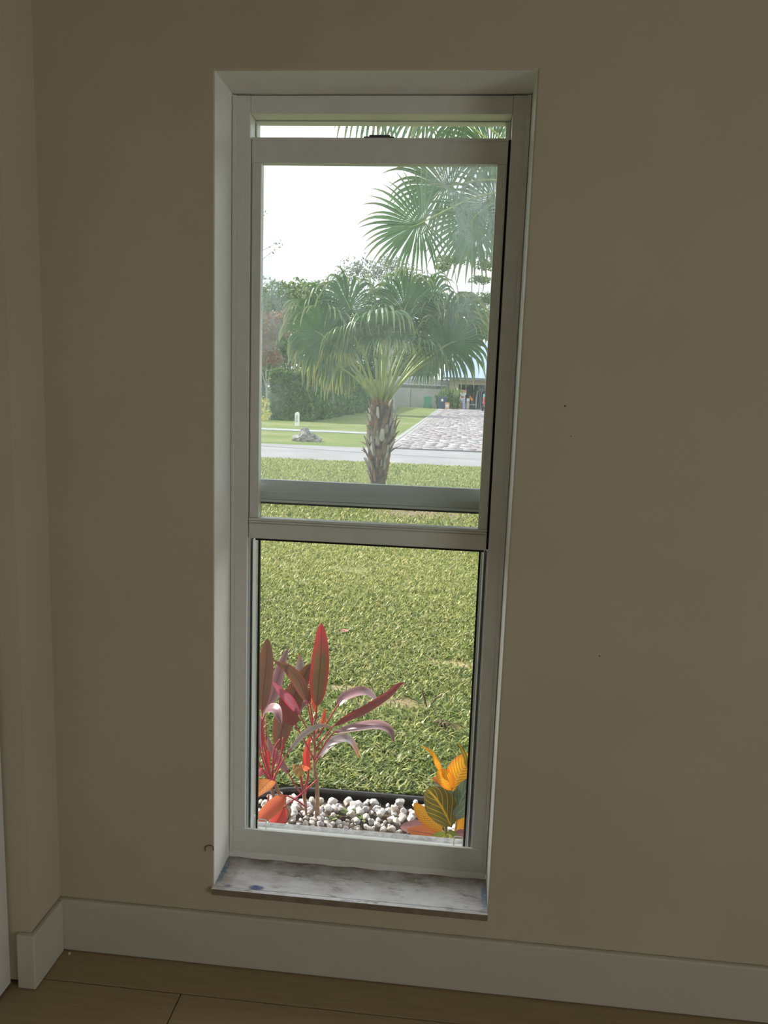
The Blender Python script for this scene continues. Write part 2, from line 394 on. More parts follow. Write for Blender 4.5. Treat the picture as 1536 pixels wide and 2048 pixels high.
# outer fixed light
b = MB()
b.box((.0425, .176, 1.20), (.0462, .205, 2.0365)); b.box((.6185, .176, 1.20), (.6295, .205, 2.0365))
b.box((.0465, .176, 2.034), (.6180, .205, 2.0365))
fx = wpart(b, 'fixed_sash', m_frame)
m_rail = mat('white_rail_enamel', (.80, .84, .82), .35, .5)
b = MB(); b.add([(x, y, z) for x in (.0425, .6295) for y, z in ((.205, 1.199), (.188, 1.199), (.170, 1.170), (.170, 1.168), (.205, 1.168))], [(0, 1, 2, 3, 4), (9, 8, 7, 6, 5), (0, 5, 6, 1), (1, 6, 7, 2), (2, 7, 8, 3), (3, 8, 9, 4), (4, 9, 5, 0)]); b.box((.0425, .1735, 1.160), (.6295, .203, 1.1675)); b.box((.0425, .1765, 1.152), (.6295, .203, 1.1597)); b.box((.0425, .1705, 1.1455), (.6295, .203, 1.1517)); sub(b, 'meeting_rail', m_rail, fx, .0006)
b = MB(); b.box((.0425, .172, 1.1405), (.6295, .190, 1.1453)); sub(b, 'gasket', m_black, fx, 0)
b = MB(); b.box((.0464, .189, 1.1992), (.6183, .192, 2.0338)); sub(b, 'glass_pane', m_glass_out, fx, 0)
# inner sash, raised almost to the top
b = MB()
b.box((.0435, .140, 1.1095), (.066, .165, 1.9345)); b.box((.0455, .1385, 1.1095), (.052, .1398, 1.9345))
b.box((.603, .140, 1.1095), (.6245, .165, 1.9345)); b.box((.617, .1385, 1.1095), (.6225, .1398, 1.9345))
b.box((.0435, .140, 1.935), (.6245, .165, 1.989)); b.box((.0435, .1375, 1.983), (.6245, .1398, 1.989))
sa = wpart(b, 'raised_sash', m_frame)
b = MB(); b.box((.6247, .148, 1.0585), (.6298, .160, 1.989)); b.box((.0422, .148, 1.0585), (.0433, .160, 1.989)); sub(b, 'gap_shade', m_black, sa, 0)  # dark strips put into the sash-to-jamb gaps in place of their shade
b = MB(); b.box((.0435, .138, 1.0585), (.6245, .165, 1.1000)); b.box((.0455, .128, 1.1000), (.6225, .165, 1.1030)); b.box((.0435, .134, 1.1032), (.6245, .165, 1.1092)); b.box((.0455, .1335, 1.0935), (.6225, .1378, 1.0965)); sub(b, 'bottom_rail', m_frame, sa, .0008)
b = MB(); b.box((.060, .140, 1.0535), (.6200, .160, 1.0582)); sub(b, 'gasket', m_black, sa, 0)
b = MB(); b.box((.0662, .151, 1.1095), (.6028, .154, 1.9347)); sub(b, 'glass_pane', m_glass_in, sa, 0)
b = MB(); b.box((.300, .142, 1.9892), (.370, .162, 1.9935)); b.box((.312, .144, 1.9935), (.360, .160, 1.9975)); sub(b, 'latch', m_latch, sa, .0015)
# insect screen outside the opening
b = MB(); b.box((.0520, .192, .2345), (.0545, .200, 1.150)); b.box((.6155, .192, .2345), (.6200, .200, 1.150)); b.box((.0545, .192, 1.147), (.6155, .200, 1.150)); b.box((.0545, .192, .2345), (.6155, .200, .2385))
sc = wpart(b, 'insect_screen', m_alum, bev=0)
b = MB(); b.box((.0545, .1905, .2386), (.0590, .1988, 1.147)); b.box((.6100, .1905, .2386), (.6150, .1988, 1.147)); sub(b, 'spline', m_black, sc, 0)
b = MB(); b.quad((.0592, .1965, .2387), (.6098, .1965, .2387), (.6098, .1965, 1.1468), (.0592, .1965, 1.1468)); sub(b, 'screen_mesh', m_screen, sc, 0)
for x0, x1_ in ((.061, .084), (.585, .608)):
    b = MB(); z0, z1 = .2386, .2830; r = .004; q = [(x0, z0), (x0, z1-r), (x0+r*.3, z1-r*.3), (x0+r, z1), (x1_-r, z1), (x1_-r*.3, z1-r*.3), (x1_, z1-r), (x1_, z0)]
    b.tube([(x, .187, z) for x, z in q], .0016, 8); o = b.build('pull_tab', m_white, sc, True)
# marble sill slab: lies in the opening, a thing of its own in the setting
b = MB(); b.box((-.0028, -.0125, .1925), (.6708, .0, .209)); b.box((.0005, .0, .1925), (.6695, .1300, .209))
ws = b.build('trim_1', m_sill, kind='structure'); bevel(ws, .0012, 2)
ws.data.materials.append(m_silledge)
for f in ws.data.polygons:
    if f.normal.y < -.5: f.material_index = 1
for i, (x, y, sx, sy, sz) in enumerate(((477, 1737, .006, .0012, .0008), (525, 1741, .0014, .0014, .001), (485, 1747, .0022, .001, .0008), (453, 1755, .0016, .0016, .001), (590, 1731, .0018, .0014, .0008), (832, 1761, .003, .002, .001), (678, 1784, .003, .0018, .001), (435, 1775, .0014, .0014, .001), (951, 1790, .002, .002, .001), (466, 1733, .001, .001, .001))):
    p = onz(x, y, .209); dark = i in (1, 2, 7)
    nm = {1: 'dark speck on the sill behind the pale splinter', 2: 'short dark sliver on the sill in front of the pale splinter', 3: 'pale crumb at the left edge of the marble sill', 4: 'pale crumb at the back of the sill below the middle of the frame', 7: 'dark speck at the front left corner of the marble sill', 8: 'white crumb near the right end of the marble sill', 9: 'tiny pale crumb just behind the splinter on the sill', 0: 'pale splinter lying on the marble sill near its left end', 5: 'white paint crumb on the marble sill under the right third of the window', 6: 'pale paint crumb mid-way along the dirty marble sill'}
    chip('paint_crumb', (p.x, p.y, .2091), (sx, sy, sz), m_hole if dark else m_white, nm.get(i, 'tiny dark crumb on the marble sill' if dark else 'tiny pale crumb on the marble sill'), 'crumb', 'crumbs on the marble sill', i)
# outside ledge
b = MB(); b.box((-.05, .216, .120), (.72, .335, .190)); lg = b.build('trim_2', m_ledge, kind='structure'); bevel(lg, .006, 2)
# unseen eave, depth set to keep sun off the sill; outer house face
b = MB(); b.box((-3.5, .302, 2.66), (5.5, 1.32, 2.78)); b.box((-3.5, 1.32, 2.60), (5.5, 1.35, 2.80)); b.build('roof', m_trim, kind='structure')
m_stucco = mottled('outer_stucco', (.62, .60, .54), (.70, .68, .62), 40, .9, .4, .004)
b = MB(); b.box((-3.5, .15, -.25), (-.80, .298, 2.66)); b.box((3.55, .15, -.25), (5.5, .298, 2.66)); b.box((-3.5, .302, -.25), (5.5, .31, .115)); b.build('wall_outside', m_stucco, kind='structure')

# ================================================================== OUTSIDE GROUND
G = -.20
m_lawn = mat('lawn', (.2, .3, .06), .9, .1)
a1 = noise(m_lawn, .35, 7, None, .65); a2 = noise(m_lawn, 9, 8, None, .8)
c = ramp(m_lawn, a2, [(.3, (.065, .095, .03)), (.5, (.135, .18, .055)), (.7, (.22, .25, .095))])
c = mixc(m_lawn, ramp(m_lawn, a1, [(.42, (0, 0, 0)), (.66, (.85, .85, .85))]), c, (.24, .24, .12))
sp = N(m_lawn, 'ShaderNodeSeparateXYZ'); L(m_lawn, N(m_lawn, 'ShaderNodeTexCoord').outputs['Object'], sp.inputs[0])
for cx, cy, rx, ry, col, k in ((.08, 8.7, .75, .55, (.26, .20, .15), 2.2), (.25, 2.2, .25, .10, (.30, .23, .15), 2.0), (.05, 2.35, .20, .07, (.38, .30, .20), 2.0), (.60, 2.85, .25, .10, (.38, .30, .20), 1.6), (.57, 1.95, .10, .06, (.12, .08, .05), 2.0), (-.05, 1.32, 1.2, .10, (.32, .26, .16), .9)):
    dx = math_(m_lawn, 'DIVIDE', math_(m_lawn, 'SUBTRACT', sp.outputs[0], cx), rx); dy = math_(m_lawn, 'DIVIDE', math_(m_lawn, 'SUBTRACT', sp.outputs[1], cy), ry)
    f = math_(m_lawn, 'MAXIMUM', math_(m_lawn, 'SUBTRACT', 1, math_(m_lawn, 'ADD', math_(m_lawn, 'MULTIPLY', dx, dx), math_(m_lawn, 'MULTIPLY', dy, dy))), 0)
    f = math_(m_lawn, 'MINIMUM', math_(m_lawn, 'MULTIPLY', math_(m_lawn, 'MULTIPLY', f, noise(m_lawn, 9, 4)), k), .85)
    c = mixc(m_lawn, f, c, col)
L(m_lawn, c, P(m_lawn).inputs['Base Color']); bump(m_lawn, a2, .5, .03)
MB().box((-9, 1.25, G-.3), (8, 15.85, G)).build('lawn', m_lawn, kind='structure')
MB().box((-3.5, .31, G-.3), (5.5, 1.25, G-.012)).build('ground', m_soil, kind='structure')
MB().box((-60, 20.3, G-.3), (60, 210, G-.004)).build('lawn', m_lawn, kind='structure')
b = MB(); b.box((-60, 1.25, G-.3), (-9, 15.85, G)); b.box((8, 1.25, G-.3), (60, 15.85, G)); b.build('lawn', m_lawn, kind='structure')
m_road = mottled('pale_asphalt', (.23, .225, .235), (.31, .30, .315), .8, .9, .3, .01, .1, 9)
MB().box((-60, 15.85, G-.3), (60, 20.3, G-.002)).build('road', m_road, kind='structure')
m_conc = mottled('old_concrete', (.26, .27, .27), (.33, .34, .34), 2, .9, .2, .01)
MB().box((-60, 27.0, G-.2), (-2.2, 28.2, G+.02)).build('path', m_conc, kind='structure')
m_grav = mottled('dry_verge', (.45, .42, .30), (.62, .58, .45), 5, .95, .4, .02)
# driveway of pavers
m_pave = mat('brick_pavers', (.5, .42, .42), .85)
ge = N(m_pave, 'ShaderNodeNewGeometry')
L(m_pave, ramp(m_pave, ge.outputs['Random Per Island'], [(0, (.25, .215, .23)), (.35, (.29, .26, .275)), (.65, (.33, .30, .315)), (.88, (.32, .28, .29)), (.9, (.42, .40, .41)), (1, (.50, .49, .50))]), P(m_pave).inputs['Base Color'])
dw = MB().box((-1.45, 20.3, G-.2), (5.5, 77.4, G+.03)).build('driveway', mat('paver_bed', (.22, .20, .20), .95), kind='structure')
V = []; F = []
def paver(x0, y0, x1, y1, z0, z1):
    o = len(V); V.extend([(x0, y0, z0), (x1, y0, z0), (x1, y1, z0), (x0, y1, z0), (x0, y0, z1), (x1, y0, z1), (x1, y1, z1), (x0, y1, z1)])
    F.extend([(o+4, o+5, o+6, o+7), (o, o+1, o+5, o+4), (o+1, o+2, o+6, o+5), (o+3, o, o+4, o+7)])
y = 20.35; rowi = 0
while y < 77.2:
    h = .30 if y < 50 else .6; x = -1.43 - (rowi % 2)*.18
    while x < 5.45:
        w = .36 if y < 50 else .7
        if rng.random() < .35: w *= 1.6
        a0, b0 = max(x, -1.43), min(x+w, 5.48)
        if b0-a0 > .08: paver(a0+.005, y+.005, b0-.005, y+h-.005, G+.03, G+.036+rng.random()*.0012)
        x += w
    y += h; rowi += 1
fastmesh('paver_field', np.array(V), np.array(F), m_pave, None, kind='stuff').parent = dw
MB().box((-1.62, 20.3, G-.2), (-1.46, 77.4, G+.04)).build('kerb', m_conc, kind='structure')

# grass blades on the near lawn (nobody could count them)
def grass(name, n, Y0, Y1, hgt, wid, mat_, xl=lambda Y: -.75-.42*Y, xr=lambda Y: .85+.10*Y, power=1.0, z=G, lean=1.0):
    t = rng.random(n)**power; Y = Y0+(Y1-Y0)*t
    X = xl(Y)+(xr(Y)-xl(Y))*rng.random(n)
    keep = np.ones(n, bool)       # worn spots of bare soil and thatch
    for cx, cy, rx, ry in ((.08, 8.7, .75, .5), (.25, 2.2, .22, .07), (.03, 2.35, .18, .06), (.60, 2.85, .22, .08), (.57, 1.95, .09, .05), (-.4, 5.2, .25, .12), (.35, 4.4, .22, .08), (-.5, 3.6, .15, .06)):
        q_ = ((X-cx)/rx)**2+((Y-cy)/ry)**2; keep &= ~((q_ < 1) & (rng.random(n) < .85*(1-q_*.6)))
    X, Y = X[keep], Y[keep]; n = len(X)
    d = rng.random(n)*2*PI; h = hgt*(.5+rng.random(n)); l = h*(.4+1.0*rng.random(n))*lean; w = wid*(.6+.8*rng.random(n))
    dx, dy = np.cos(d), np.sin(d); px_, py_ = -dy, dx
    if callable(z): z0 = z(X, Y)
    else: z0 = np.full(n, z)
    V = np.zeros((n, 5, 3))
    for k, (a, hh, ww) in enumerate(((0, 0, .7), (0, 0, -.7), (.45, .75, 1), (.45, .75, -1), (1, 1, 0))):
        V[:, k, 0] = X+dx*l*a+px_*w*ww*.5; V[:, k, 1] = Y+dy*l*a+py_*w*ww*.5; V[:, k, 2] = z0+h*hh
    V[:, 4, 2] = z0+h*(.8+.5*rng.random(n))
    base = np.arange(n)[:, None]*5
    F = np.concatenate([base+np.array([[0, 1, 3]]), base+np.array([[0, 3, 2]]), base+np.array([[2, 3, 4]])])
    o = fastmesh(name, V.reshape(-1, 3), F, mat_, kind='stuff', category='grass'); return o
m_grass = clumpmat('grass_blades', [(.05, .085, .022), (.12, .18, .04), (.19, .27, .06), (.33, .38, .10), (.54, .52, .26)], .4, .4)
m_grassd = clumpmat('grass_blades_yellow', [(.07, .10, .03), (.19, .25, .06), (.30, .35, .085), (.44, .44, .15), (.58, .52, .30)], .4, .45)
g1 = grass('grass', 42000, 1.25, 4.6, .021, .0080, m_grass, power=1.5, lean=1.7); g1['label'] = 'broad bladed green grass just beyond the black bed edging'
g2 = grass('grass', 90000, 2.3, 7.5, .020, .008, m_grassd, power=.9, lean=1.6); g2['label'] = 'short sunlit turf in the middle of the near lawn'
g3 = grass('grass', 70000, 7.5, 15.8, .030, .014, m_grassd, power=1.0, lean=1.4); g3['label'] = 'yellow green turf around the fan palm up to the road'

# fallen leaf, stubs
m_redleaf = leafmat('fallen_leaf', (.45, .16, .15), (.55, .28, .24), edge=(.6, .3, .28), rnd=0)
def spline3(pts, n):
    pts = [Vector(p) for p in pts]
    if len(pts) == 2: return [pts[0].lerp(pts[1], i/n) for i in range(n+1)]
    P_ = [pts[0]*2-pts[1]]+pts+[pts[-1]*2-pts[-2]]; out = []
    m = len(pts)-1
    for i in range(n+1):
        t = i/n*m; k = min(int(t), m-1); u = t-k; a, b_, c_, d = P_[k:k+4]
        out.append(.5*((2*b_)+(-a+c_)*u+(2*a-5*b_+4*c_-d)*u*u+(-a+3*b_-3*c_+d)*u**3))
    return out
def blade(b, pts, hw, n=18, face=Vector((0, -1, .25)), fold=.35, shape='lance', roll=0.0, wave=0.0):
    sp_ = spline3(pts, n); vs = []; uvs = []; fs = []
    for i, p in enumerate(sp_):
        v = i/n; t = (sp_[min(i+1, n)]-sp_[max(i-1, 0)]).normalized()
        lat = t.cross(face).normalized(); nn = lat.cross(t).normalized()
        lat2 = lat*math.cos(roll)+nn*math.sin(roll); nn = lat2.cross(t).normalized(); lat = lat2
        if shape == 'lance': w = hw*max(math.sin(PI*min(1, v**.72)), 0)**.75
        elif shape == 'blunt': w = hw*max(math.sin(PI*v**.95), 0)**.55
        elif shape == 'ovate': w = hw*max(math.sin(PI*v**.95), 0)**.55
        else: w = hw*(1-v**3)
        if v == 0: w = hw*.06
        wv = wave*hw*math.sin(v*14)
        for k, u in enumerate((-1, -.5, 0, .5, 1)):
            vs.append(p+lat*(w*u)+nn*(abs(u)*w*fold+wv*u*u)); uvs.append((u*.5+.5, v))
    for i in range(n):
        for k in range(4): fs.append((i*5+k, i*5+k+1, i*5+k+6, i*5+k+5))
    b.add(vs, fs, uvs)
p = onz(688, 1262, G+.02)
b = MB(); blade(b, [p+Vector((-.03, .02, .0)), p, p+Vector((.035, -.02, .008))], .018, 8, Vector((0, -.3, 1)), .2, 'ovate')
o = b.build('fallen_leaf', m_redleaf, smooth=True, label='faded red leaf lying on the lawn above the tall red plant', category='leaf')
m_twig = mottled('dead_stem', (.10, .07, .05), (.22, .17, .13), 60, .9, .3, .003)
b = MB(); q = at(853, 1418, 2.17)
b.tube([q+Vector((0, 0, -.02)), at(850, 1400, 2.17), at(845, 1385, 2.17), at(846, 1372, 2.17)], [.007, .006, .005, .002], 7)
b.tube([at(853, 1416, 2.17), at(862, 1408, 2.15), at(872, 1396, 2.14), at(881, 1391, 2.13)], [.006, .004, .004, .002], 7)
b.tube([at(853, 1416, 2.17), at(858, 1420, 2.12), at(872, 1416, 2.10)], [.005, .004, .002], 6)
b.build('dead_stub', m_twig, smooth=True, label='dry forked stem stub sticking out of the lawn above the yellow plant', category='twig')
b = MB(); q = onz(884, 1452, G)
for k in range(9):
    a = k*.7; b.tube([q+Vector((0, 0, -.01)), q+Vector((math.cos(a)*.02, math.sin(a)*.02, .025)), q+Vector((math.cos(a)*.05, math.sin(a)*.045, .004+.008*(k % 3)))], [.006, .004, .002], 6)
b.build('root_clump', m_twig, smooth=True, label='dark dried root clump in the grass below the forked stub', category='root')

# ================================================================== PLANT BED
# black plastic edging
ep = [(-.75, .55), (-.42, .80), (-.25, 1.03), (-.12, 1.155), (.0, 1.19), (.25, 1.195), (.5, 1.193), (.9, 1.20), (1.6, 1.20)]
path = [Vector((x, y, 0)) for x, y in ep]; path = spline3(path, 48)
m_edg = mottled('black_edging', (.014, .015, .017), (.035, .036, .040), 30, .35, .1, .001, .6)
b = MB()
def sweep(b, path, prof):
    n = len(prof); vs = []; 
    for i, p in enumerate(path):
        t = (path[min(i+1, len(path)-1)]-path[max(i-1, 0)]).normalized(); nrm = Vector((-t.y, t.x, 0))
        for a, z in prof: vs.append(p+nrm*a+Vector((0, 0, z)))
    fs = [(i*n+k, i*n+(k+1) % n, (i+1)*n+(k+1) % n, (i+1)*n+k) for i in range(len(path)-1) for k in range(n)]
    b.add(vs, fs)
sweep(b, path, [(.004, G-.1), (-.004, G-.1), (-.004, G+.012)] + [(.011*math.sin(a), G+.022+.012*-math.cos(a)) for a in np.linspace(-PI*.15-.0, -2*PI*.93, 12)] + [(.004, G+.012)])
b.build('bed_edging', m_edg, smooth=True, label='black plastic edging strip between the white pebbles and the grass', category='edging')

# white pebbles
m_peb = mat('white_marble_chips', (.7, .7, .7), .6)
oi = N(m_peb, 'ShaderNodeObjectInfo'); pn = noise(m_peb, 45, 5)
c = ramp(m_peb, oi.outputs['Random'], [(0, (.50, .48, .47)), (.3, (.60, .59, .60)), (.7, (.72, .71, .74)), (.9, (.62, .56, .48)), (1, (.48, .43, .38))])
c = mixc(m_peb, ramp(m_peb, pn, [(.35, (.55, .55, .55)), (.6, (0, 0, 0))]), c, (.30, .30, .34)); L(m_peb, c, P(m_peb).inputs['Base Color']); bump(m_peb, pn, .3, .003)
pebs = []
for s in range(9):
    r = random.Random(s*5+1); bm = bmesh.new(); ax = (1, r.uniform(.7, .95), r.uniform(.55, .8))
    for _ in range(15 if s % 3 else 26):
        v = Vector((r.gauss(0, 1), r.gauss(0, 1), r.gauss(0, 1))).normalized(); bm.verts.new((v.x*ax[0], v.y*ax[1], v.z*ax[2]))
    bmesh.ops.convex_hull(bm, input=bm.verts)
    if s % 2: bmesh.ops.bevel(bm, geom=bm.edges[:], offset=.07, segments=1, affect='EDGES')
    me = bpy.data.meshes.new('white_pebble'); bm.to_mesh(me); bm.free(); me.materials.append(m_peb)
    if s == 4 or s == 7: me.polygons.foreach_set('use_smooth', [True]*len(me.polygons))
    pebs.append(me)
placed = []
r = random.Random(5); tries = 0
while len(placed) < 285 and tries < 60000:
    tries += 1
    X, Y = r.uniform(-.30, .66), r.uniform(.90, 1.172)
    rad = r.choice([.011, .013, .016, .019, .0215, .023]) if Y > 1.02 else r.choice([.009, .011, .013, .015, .017])
    if X < -.12 and Y > 1.172+(X+.12)*1.0-.02: continue
    if Y+rad > 1.18: continue
    z = G+.004+.03*max(0, (1.12-Y))/.3
    if Y > 1.10 and r.random() < .6 and not (.45 < X): continue
    lay = 0
    if any((X-a)**2+(Y-c_)**2 < (.74*(rad+rr_))**2 and l == 0 for a, c_, rr_, l in placed):
        lay = 1
        if any((X-a)**2+(Y-c_)**2 < (.85*(rad+rr_))**2 and l == 1 for a, c_, rr_, l in placed): continue
        if r.random() < .35: continue
    placed.append((X, Y, rad, lay))
    o = bpy.data.objects.new('white_pebble', r.choice(pebs)); COL.objects.link(o)
    o.location = (X, Y, z+rad*.55+lay*.011); o.scale = (rad*1.05,)*3; o.rotation_euler = (r.uniform(-.4, .4), r.uniform(-.4, .4), r.uniform(0, 6.28))
    zone = ('left end of the bed around the red plants' if X < .12 else 'bed end around the croton' if X > .46 else 'middle of the bed, back rows by the black edging' if Y > 1.07 else 'middle of the bed, front rows by the outside ledge')
    o['label'] = 'white marble pebble, '+zone; o['category'] = 'pebble'; o['group'] = 'white pebbles, '+zone

# ---- red-leaved plants
red_bright = leafmat('cordyline_upright', (.13, .08, .045), (.22, .13, .06), edge=(.52, .035, .06), tip=(.60, .05, .08), transl=.35, rnd=0, midc=(.10, .03, .03), midw=.05)
red_brown = leafmat('cordyline_brown', (.14, .07, .05), (.21, .12, .075), edge=(.30, .09, .06), transl=.3, rnd=0, midc=(.12, .02, .03), midw=.05)
red_dark = leafmat('cordyline_dark', (.19, .05, .05), (.27, .08, .075), edge=(.32, .06, .07), transl=.3, rnd=0, midc=(.32, .03, .07), midw=.06)
red_mag = leafmat('cordyline_magenta', (.42, .12, .18), (.35, .18, .22), edge=(.66, .03, .10), transl=.4, rnd=0, midc=(.6, .05, .12), midw=.08)
red_mauve = leafmat('cordyline_mauve', (.36, .22, .26), (.24, .14, .18), edge=(.50, .30, .34), transl=.25, rnd=0, midc=(.30, .10, .15), midw=.06, rough=.3, spec=.8)
red_grey = leafmat('cordyline_grey', (.42, .38, .42), (.30, .24, .28), edge=(.52, .46, .48), tip=(.62, .25, .15), transl=.2, rnd=0, midc=(.35, .2, .25), rough=.28, spec=.9)
red_orange = leafmat('cordyline_orange', (.74, .19, .10), (.66, .14, .08), edge=(.76, .26, .12), transl=.45, rnd=0, midc=(.6, .12, .1))
red_yell = leafmat('cordyline_amber', (.60, .30, .07), (.66, .22, .06), edge=(.50, .12, .04), transl=.4, rnd=0, vein=(.42, .14, .05), nv=9)
red_scar = leafmat('cordyline_scarlet', (.66, .06, .06), (.72, .10, .07), transl=.5, rnd=0, midc=(.5, .03, .05))
olive = leafmat('young_leaf', (.24, .18, .05), (.30, .20, .09), edge=(.4, .2, .08), transl=.4, rnd=0)
m_pet = mottled('magenta_petiole', (.42, .035, .075), (.55, .09, .12), 40, .4, .05, .001, .5)
m_stem = mottled('brown_cane', (.30, .17, .12), (.46, .32, .23), 80, .8, .5, .003)

def plant(name, basepx, Y, label, cat):
    p = at(*basepx, Y); return empty(name, (p.x, p.y, G), label=label, category=cat)
def pl(root, pts, hw, m, Y=1.0, dY=0.0, n=18, pet=None, pr=.0028, **kw):
    """a leaf of plant root: spine in sight-line points at true depth Y (+dY at the tip), half width in metres"""
    m_ = len(pts); q = [at(x, y, Y+dY*i/max(1, m_-1)) for i, (x, y) in enumerate(pts)]
    b = MB(); blade(b, q, hw, n, **kw); o = b.build('leaf', m, smooth=True); place(o, root)
    if pet:
        pq = [at(x, y, Y-.0) for x, y in pet]+[q[0], q[0].lerp(q[1], .25)]
        b = MB(); b.tube(spline3(pq, 12), [pr*(1.25-.6*i/12) for i in range(13)], 7); s = b.build('petiole', m_pet, smooth=True); s.parent = o
        s.matrix_parent_inverse = Matrix.Identity(4)
    return o
K = .00184   # metres per photo pixel at Y = 1.0
YA = .985
A = plant('cordyline', (634, 1655), YA, 'slender cordyline with one tall upright red edged leaf in the pebbles', 'plant')
b = MB(); b.tube(spline3([at(634, 1672, YA), at(634, 1650, YA), at(635, 1600, YA), at(633, 1560, YA), at(629, 1535, YA), at(629, 1500, YA), at(629, 1455, YA), at(630, 1440, YA)], 28), [K*(4.8-2.0*i/28+(.6 if i % 6 == 0 else 0)) for i in range(29)], 10)
place(b.build('stem', m_stem, smooth=True), A)
pl(A, [(634, 1412), (637, 1370), (642, 1310), (643, 1246)], 18.5*K, red_bright, YA, .02, 24, [(630, 1455)], fold=.22, shape='blunt')
pl(A, [(668, 1452), (700, 1433), (735, 1416), (775, 1390), (797, 1370), (812, 1366)], 8*K, red_dark, YA, -.12, 20, [(628, 1505), (645, 1480)], fold=.6)
pl(A, [(674, 1413), (692, 1394), (728, 1384), (750, 1398), (757, 1412)], 12*K, red_mauve, YA+.03, .10, 18, [(630, 1482), (652, 1448)], face=Vector((0, -.5, 1)), fold=.4)
pl(A, [(668, 1465), (712, 1456), (755, 1451), (780, 1462), (788, 1486)], 11*K, red_mauve, YA-.02, -.08, 20, [(629, 1520), (655, 1480)], face=Vector((0, -.6, 1)), fold=.35)
pl(A, [(636, 1518), (660, 1488), (688, 1477), (706, 1487), (719, 1518)], 10*K, red_grey, YA+.03, .05, 18, [(631, 1530)], face=Vector((0, -.7, 1)), fold=.35)
pl(A, [(599, 1428), (580, 1400), (562, 1382), (544, 1361)], 9.5*K, red_mag, YA-.04, -.05, 16, [(629, 1490), (622, 1473)], fold=.5)
pl(A, [(614, 1402), (600, 1365), (578, 1338), (548, 1322)], 12.5*K, red_brown, YA-.02, -.06, 18, [(629, 1468), (623, 1445)], fold=.45)
pl(A, [(591, 1450), (580, 1430), (570, 1408), (562, 1388)], 17*K, red_dark, YA-.05, .02, 14, [(629, 1520), (607, 1478)], fold=.2)
pl(A, [(620, 1408), (617, 1392), (624, 1370)], 6*K, red_brown, YA+.04, .02, 10, [(629, 1465)])
pl(A, [(632, 1425), (628, 1400), (629, 1375)], 6*K, red_orange, YA+.02, .0, 10, [(630, 1455)])
pl(A, [(618, 1542), (613, 1515), (620, 1470)], 8.5*K, red_scar, YA+.03, .02, 14, [(611, 1590), (616, 1560)])
pl(A, [(640, 1452), (648, 1435), (650, 1415)], 5.5*K, red_orange, YA+.05, .02, 10, [(630, 1470)])

YB = .96
B = plant('cordyline', (560, 1655), YB, 'bushy cordyline with several canes and drooping orange leaves beside the window edge', 'plant')
for q in ([(590, 1668), (575, 1620), (556, 1580), (548, 1560)], [(575, 1668), (566, 1610), (548, 1565)], [(554, 1668), (552, 1620), (541, 1565)]):
    b = MB(); b.tube(spline3([at(*k, YB) for k in q], 14), [K*(3.2+(.5 if i % 4 == 0 else 0)) for i in range(15)], 8); place(b.build('stem', m_stem, smooth=True), B)
# a long magenta stalk bundle up to the leafy head
pl(B, [(524, 1422), (527, 1380), (533, 1325), (535, 1276)], 16.5*K, red_brown, YB-.03, .02, 22, [(543, 1560), (530, 1500)], fold=.25, shape='blunt')
pl(B, [(532, 1420), (548, 1385), (562, 1335), (577, 1294)], 13*K, red_mauve, YB+.06, .05, 18, [(540, 1545), (524, 1470)], fold=.35)
pl(B, [(523, 1442), (536, 1421), (553, 1422), (563, 1450)], 13*K, red_mauve, YB-.03, -.10, 16, [(541, 1555), (525, 1500)], face=Vector((0, -.6, 1)))
pl(B, [(556, 1500), (568, 1445), (592, 1385), (622, 1326)], 22*K, red_brown, YB+.02, .05, 22, [(541, 1562), (548, 1530)], fold=.25, shape='blunt')
pl(B, [(575, 1506), (608, 1468), (640, 1451), (668, 1456)], 5.5*K, red_grey, YB-.06, -.02, 18, [(545, 1562), (558, 1535)], fold=.4)
pl(B, [(600, 1352), (601, 1330), (599, 1308)], 9*K, red_grey, YB+.12, .01, 10, [(560, 1520), (590, 1400)])
pl(B, [(585, 1440), (603, 1412), (622, 1396)], 6*K, red_mauve, YB+.08, .05, 10, [(552, 1540)])
pl(B, [(541, 1560), (528, 1572), (500, 1600)], 17*K, red_yell, YB-.08, -.12, 14, [(545, 1566)], face=Vector((0, -.8, 1)), fold=.2)
pl(B, [(572, 1591), (548, 1612), (522, 1636), (500, 1660)], 15*K, red_orange, YB-.10, -.10, 16, [(612, 1614), (592, 1600)], face=Vector((.5, -1, .6)), fold=.3)
pl(B, [(569, 1613), (560, 1635), (548, 1652), (540, 1662)], 15*K, red_scar, YB-.08, -.04, 14, [(633, 1561), (600, 1590)], fold=.4)
pl(B, [(577, 1546), (560, 1522), (543, 1497), (535, 1470)], 9*K, red_mauve, YB+.02, .03, 14, [(604, 1590), (590, 1570)], fold=.4)
pl(B, [(526, 1540), (515, 1545), (500, 1542)], 8*K, red_mag, YB-.02, -.05, 10, [(545, 1566)])
pl(B, [(536, 1500), (535, 1520), (540, 1545)], 6*K, red_scar, YB+.03, .0, 10)
pl(B, [(520, 1500), (517, 1470), (520, 1430)], 8*K, red_mauve, YB+.03, .03, 12, [(535, 1550)])
for q in ([(545, 1562), (548, 1500), (560, 1478)], [(547, 1563), (562, 1510), (566, 1475)], [(543, 1563), (533, 1520), (532, 1440)], [(541, 1565), (520, 1530), (512, 1500)], [(537, 1590), (533, 1650)]):
    b = MB(); b.tube(spline3([at(*k, YB-.01) for k in q], 10), [.0040-.0018*i/10 for i in range(11)], 7); place(b.build('petiole', m_pet, smooth=True), B)

